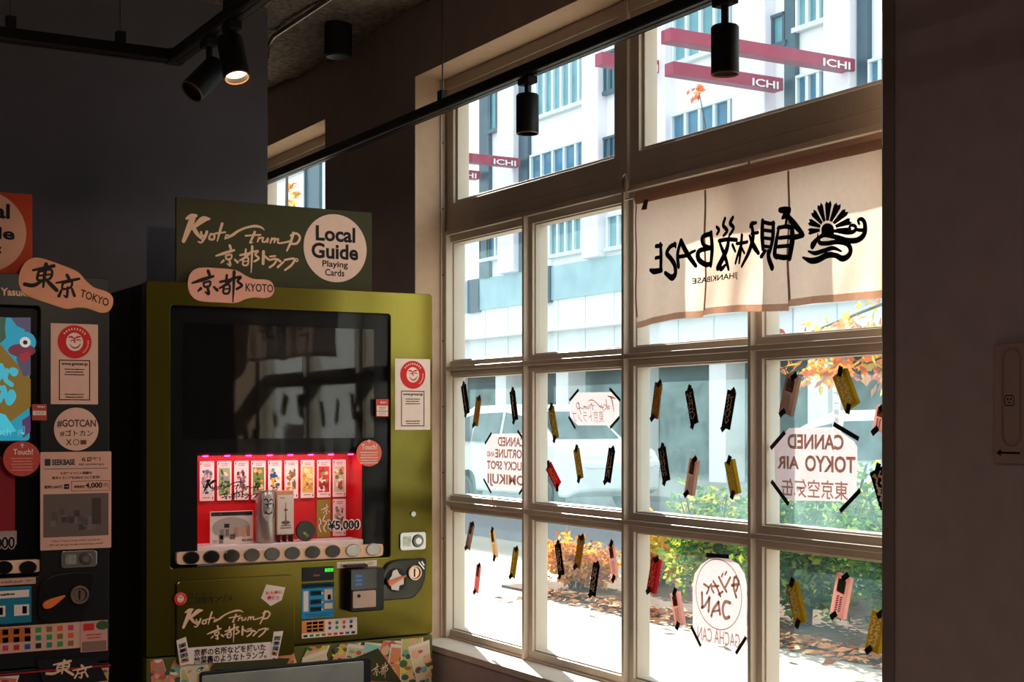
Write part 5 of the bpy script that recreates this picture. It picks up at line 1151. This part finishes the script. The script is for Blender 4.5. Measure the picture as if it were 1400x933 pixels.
# ------------------------------------------------------------------ narrow packets taped to the panes
GOLD = ink('c8a87a'); 
COLS = {'black': ('1b1716', 'e6c4a8'), 'brown': ('9a7640', 'd8b070'), 'olive': ('9c842a', 'f0dc9a'), 'red': ('c83a44', 'e8b88a'), 'pink': ('dcb4ac', 'a04a4a'), 'tan': ('e4c4a4', '7a9a5a'), 'grey': ('b09488', 'c0a898'), 'rose': ('e09a94', 'ecc0b8')}
PK = [((634.2, 527), (639.5, 566), 'black', 9, 'black packet, highest one in the top left corner of the far column'),
      ((655.5, 544), (650.5, 582), 'brown', 9, 'brown packet just right of the highest black one in the far column'),
      ((701, 535), (705.5, 575), 'black', 9, 'black packet above the fortune poster, beside the mullion'),
      ((754, 557), (761, 600), 'olive', 9.5, 'olive packet left of the eight-sided poster'),
      ((750.5, 637), (764.5, 665), 'red', 11, 'small red packet tilted to the right, low in the second column'),
      ((788.5, 614), (794.5, 655), 'olive', 9.5, 'olive packet below the eight-sided poster, beside the red one'),
      ((837.5, 614), (831, 659), 'black', 10, 'black packet below the right corner of the eight-sided poster'),
      ((646.5, 716), (640, 750), 'grey', 8.5, 'grey brown packet at the upper left of the lowest far pane'),
      ((673.5, 726), (678.5, 763), 'tan', 8.5, 'tan packet with a green picture in the lowest far pane'),
      ((706.5, 750), (701, 789), 'olive', 9, 'olive packet beside the mullion in the lowest far pane'),
      ((655.5, 773), (651.5, 810), 'rose', 8, 'dull red packet, lowest one in the lowest far pane'),
      ((763, 744), (768.5, 787), 'black', 9.5, 'black packet at the left of the lowest second pane'),
      ((796, 734), (789.5, 776), 'brown', 10, 'brown packet between two black ones in the lowest second pane'),
      ((816.5, 771), (810.5, 814), 'black', 10, 'black packet with gold letters, lowest one in the lowest second pane'),
      ((836, 744), (842, 791), 'pink', 10.5, 'pink picture packet at the right of the lowest second pane'),
      ((901.5, 524), (895.5, 572), 'brown', 11, 'brown packet at the upper left of the third column'),
      ((942.5, 533), (950.5, 580), 'black', 11, 'black packet in the middle of the upper row of three below the curtain'),
      ((1001.5, 535), (993, 586), 'black', 12, 'black packet at the upper right of the third column'),
      ((905.5, 612), (912, 658), 'black', 11, 'black packet at the lower left of the third column, under the upper brown one'),
      ((952.5, 628), (945, 676), 'grey', 12, 'reddish brown packet in the middle of the lower row of three'),
      ((1000, 630), (1008.5, 676), 'olive', 12, 'olive packet at the lower right of the third column'),
      ((1088, 514), (1077.5, 566), 'grey', 17, 'wide dull brown packet above the canned air poster'),
      ((1151, 510), (1168, 557), 'olive', 18, 'wide olive packet hanging tilted above the canned air poster, to the right'),
      ((1199, 642), (1213, 690), 'black', 18, 'black packet half hidden by the right pier'),
      ((1210, 556), (1204, 590), 'pink', 13, 'pale pink packet half hidden by the right pier, above the black one'),
      ((900.5, 764), (893, 809), 'red', 11.5, 'red packet at the left of the third lowest pane'),
      ((925.5, 810), (933, 855), 'pink', 12, 'pink picture packet beside the arch-topped poster'),
      ((1085.5, 797), (1098, 852), 'olive', 14, 'olive packet with gold letters in the lowest right pane'),
      ((1158, 787), (1148, 843), 'pink', 18, 'pink packet with an arched picture in the lowest right pane'),
      ((1206, 838), (1196, 890), 'olive', 17, 'olive packet at the right pier in the lowest right pane')]
for (pa, pb, cn, wp, lab) in PK:
    a, b = Vector(yzp(*pa)), Vector(yzp(*pb)); mid = (a + b) / 2; d = (b - a).normalized(); n = Vector((-d.y, d.x)); L = (b - a).length
    dep = ray((pa[0] + pb[0]) / 2, 600).x; s_ = XP / dep
    hw = wp * s_ / FPX / .68 / 2                       # half width across the packet
    th = .012 if wp > 11.4 else .004
    if cn == 'black': th = .004
    t = thing('card_packet', (XP, mid.x, min(a.y, b.y)), lab, 'packet', 'narrow card packets taped to the window')
    c4 = [a + n * hw, a - n * hw, b - n * hw, b + n * hw]
    MB().slab([(XP, *p) for p in c4], (-th, 0, 0)).build('packet_body', translucent(COLS[cn][0], .35 if cn == 'black' else .7), t, bevel=.0006)
    f = Flat(gplane(XP - th)); r_ = random.Random(int(pa[0] * 7)); IK = ink(COLS[cn][1])
    def at(q, r): p = a + d * (L * q) + n * (hw * r); return (p.x, p.y)
    if cn in ('black', 'olive', 'red', 'brown'):
        k = .1
        while k < .86:
            for side in ((-.35, .35) if wp > 9.2 else (0,)):
                f.line([at(k + r_.uniform(0, .03), side + r_.uniform(-.35, .1)), at(k + r_.uniform(.02, .06), side + r_.uniform(-.2, .4)), at(k + r_.uniform(.05, .09), side + r_.uniform(-.3, .3))], hw * .2, IK, sub=3)
            k += .085
    else:
        f.poly([at(.10, -.6), at(.10, .6), at(.42, .6), at(.42, -.6)], ink({'pink': 'a8605c', 'tan': '7a9a5a', 'grey': '5a4a44', 'rose': 'a05450'}[cn]), .0004)
        for k in range(7): q, r = r_.uniform(.14, .36), r_.uniform(-.4, .4); f.poly([at(q + e * .03, r + g * .15) for e, g in ((-1, -1), (-1, 1), (1, 1), (1, -1))], ink({'pink': '5a2a2c', 'tan': '4a6a3a', 'grey': '8a6a5a', 'rose': 'c88a80'}[cn]), .0007 + k * 1e-5)
        for k in range(7):
            for side in (-.4, .1): f.line([at(.5 + k * .055, side), at(.525 + k * .055, side + .25)], hw * .14, IK, sub=1)
        if 'arched' in lab:
            f.poly([at(.38, -.5), at(.38, .5)] + [at(.2 - .13 * math.sin(q), .5 * math.cos(q)) for q in [math.pi * j / 8 for j in range(9)]], ink('3a4a3a'), .0012)
    f.build('print', t)
    for e, sg in ((a, -1), (b, 1)):                    # short tape over two opposite corners
        p0 = e + d * (sg * .006) + n * (hw * .55 * sg); q0 = (d * .8 + n * .5 * (1 if sg > 0 else 1)).normalized()
        c_ = e + n * (-sg * -hw * .35)
        dd = (d * .75 + n * .66).normalized(); nn = Vector((-dd.y, dd.x)); hl, hw2 = .0125, .0075
        x_ = XP - th
        MB().slab([(x_ - .0008, *(c_ + dd * hl + nn * hw2)), (x_ - .0008, *(c_ - dd * hl + nn * hw2)), (x_ - .0008, *(c_ - dd * hl - nn * hw2)), (x_ - .0008, *(c_ + dd * hl - nn * hw2))], (-.0005, 0, 0)).build('tape', TAPE, t)

# ------------------------------------------------------------------ switch plate on the near pier
def yw(u, v): p = onX(u, v, XW); return (p.y, p.z)
a, b = yw(1364, 552), yw(1420, 552); zt_, zb_ = yw(1385, 470)[1], yw(1385, 634)[1]
t = thing('intercom_plate', (XW, (a[0] + b[0]) / 2, zb_), 'plain wall plate with a long rounded slot and a small arrow on the near wall', 'wall plate')
MB().slab([(XW - .0005, y, z) for y, z in rrect(b[0], zb_, a[0], zt_, .004)], (-.012, 0, 0)).build('plate', mat('b09486', .6, 0, .04), t, bevel=.002)
q0, q1 = yw(1376, 552), yw(1402, 552); z1_, z0_ = yw(1385, 477)[1], yw(1385, 611)[1]
mb = MB(); r = (q0[0] - q1[0]) / 2
o = [(XW - .0125, y, z) for y, z in rrect(q1[0], z0_, q0[0], z1_, r * .98, 8)]; i = [(XW - .0125, y, z) for y, z in rrect(q1[0] + .003, z0_ + .003, q0[0] - .003, z1_ - .003, (r - .003) * .98, 8)]
mb.ring(o, i, (-.003, 0, 0)); mb.build('slot_rim', mat('a08478', .6, 0, .04), t, bevel=.0008)
f = Flat(lambda p, h: (XW - .0125 - h, p[0], p[1])); y0_, z0_ = yw(1368, 619); y1_, _ = yw(1400, 619)
f.line([(y0_ - .004, z0_), (y1_, z0_)], .004, INK); f.poly([(y0_, z0_), (y0_ - .012, z0_ + .007), (y0_ - .012, z0_ - .007)], INK)
cy_, cz_ = yw(1386, 548); f.line(rrect(cy_ - .011, cz_ - .010, cy_ + .011, cz_ + .010, .004), .002, INK, closed=True, sub=1); f.rect((cy_ - .006, cz_ + .001, cy_ - .002, cz_ + .005), INK); f.rect((cy_ + .002, cz_ + .001, cy_ + .006, cz_ + .005), INK); f.rect((cy_ - .004, cz_ - .005, cy_ + .004, cz_ - .003), INK)
f.build('marks', t)

# ------------------------------------------------------------------ slim fill lamps added behind the viewer to lift the dark room
def fill_lamp(x, y, ln, power, label):
    t = thing('fill_lamp', (x, y, CEIL - .06), label, 'lamp', None)
    MB().box((x - .04, y - ln / 2, CEIL - .14), (x + .04, y + ln / 2, CEIL - .09)).build('housing', MATTE, t, bevel=.004)
    for k in (-1, 1): MB().tube([(x, y + k * ln * .4, CEIL - .09), (x, y + k * ln * .4, CEIL)], .004, 8).build('hanger_rod', STEEL, t)
    MB().box((x - .03, y - ln / 2 + .01, CEIL - .146), (x + .03, y + ln / 2 - .01, CEIL - .14)).build('diffuser', glow('ffd8b8', 1.5), t)
    L = bpy.data.lights.new('fill_light', 'AREA'); L.shape = 'RECTANGLE'; L.size = .06; L.size_y = ln; L.energy = power; L.color = (1.0, .86, .84)
    o = bpy.data.objects.new('fill_light', L); COL.objects.link(o); o.parent = t; o.location = (0, 0, -.092)
fill_lamp(-.6, -1.2, 1.2, 18, 'slim added fill lamp behind the viewer, nearer the windows')
fill_lamp(-2.2, 1.2, 1.2, 16, 'slim added fill lamp in the left part of the shop')
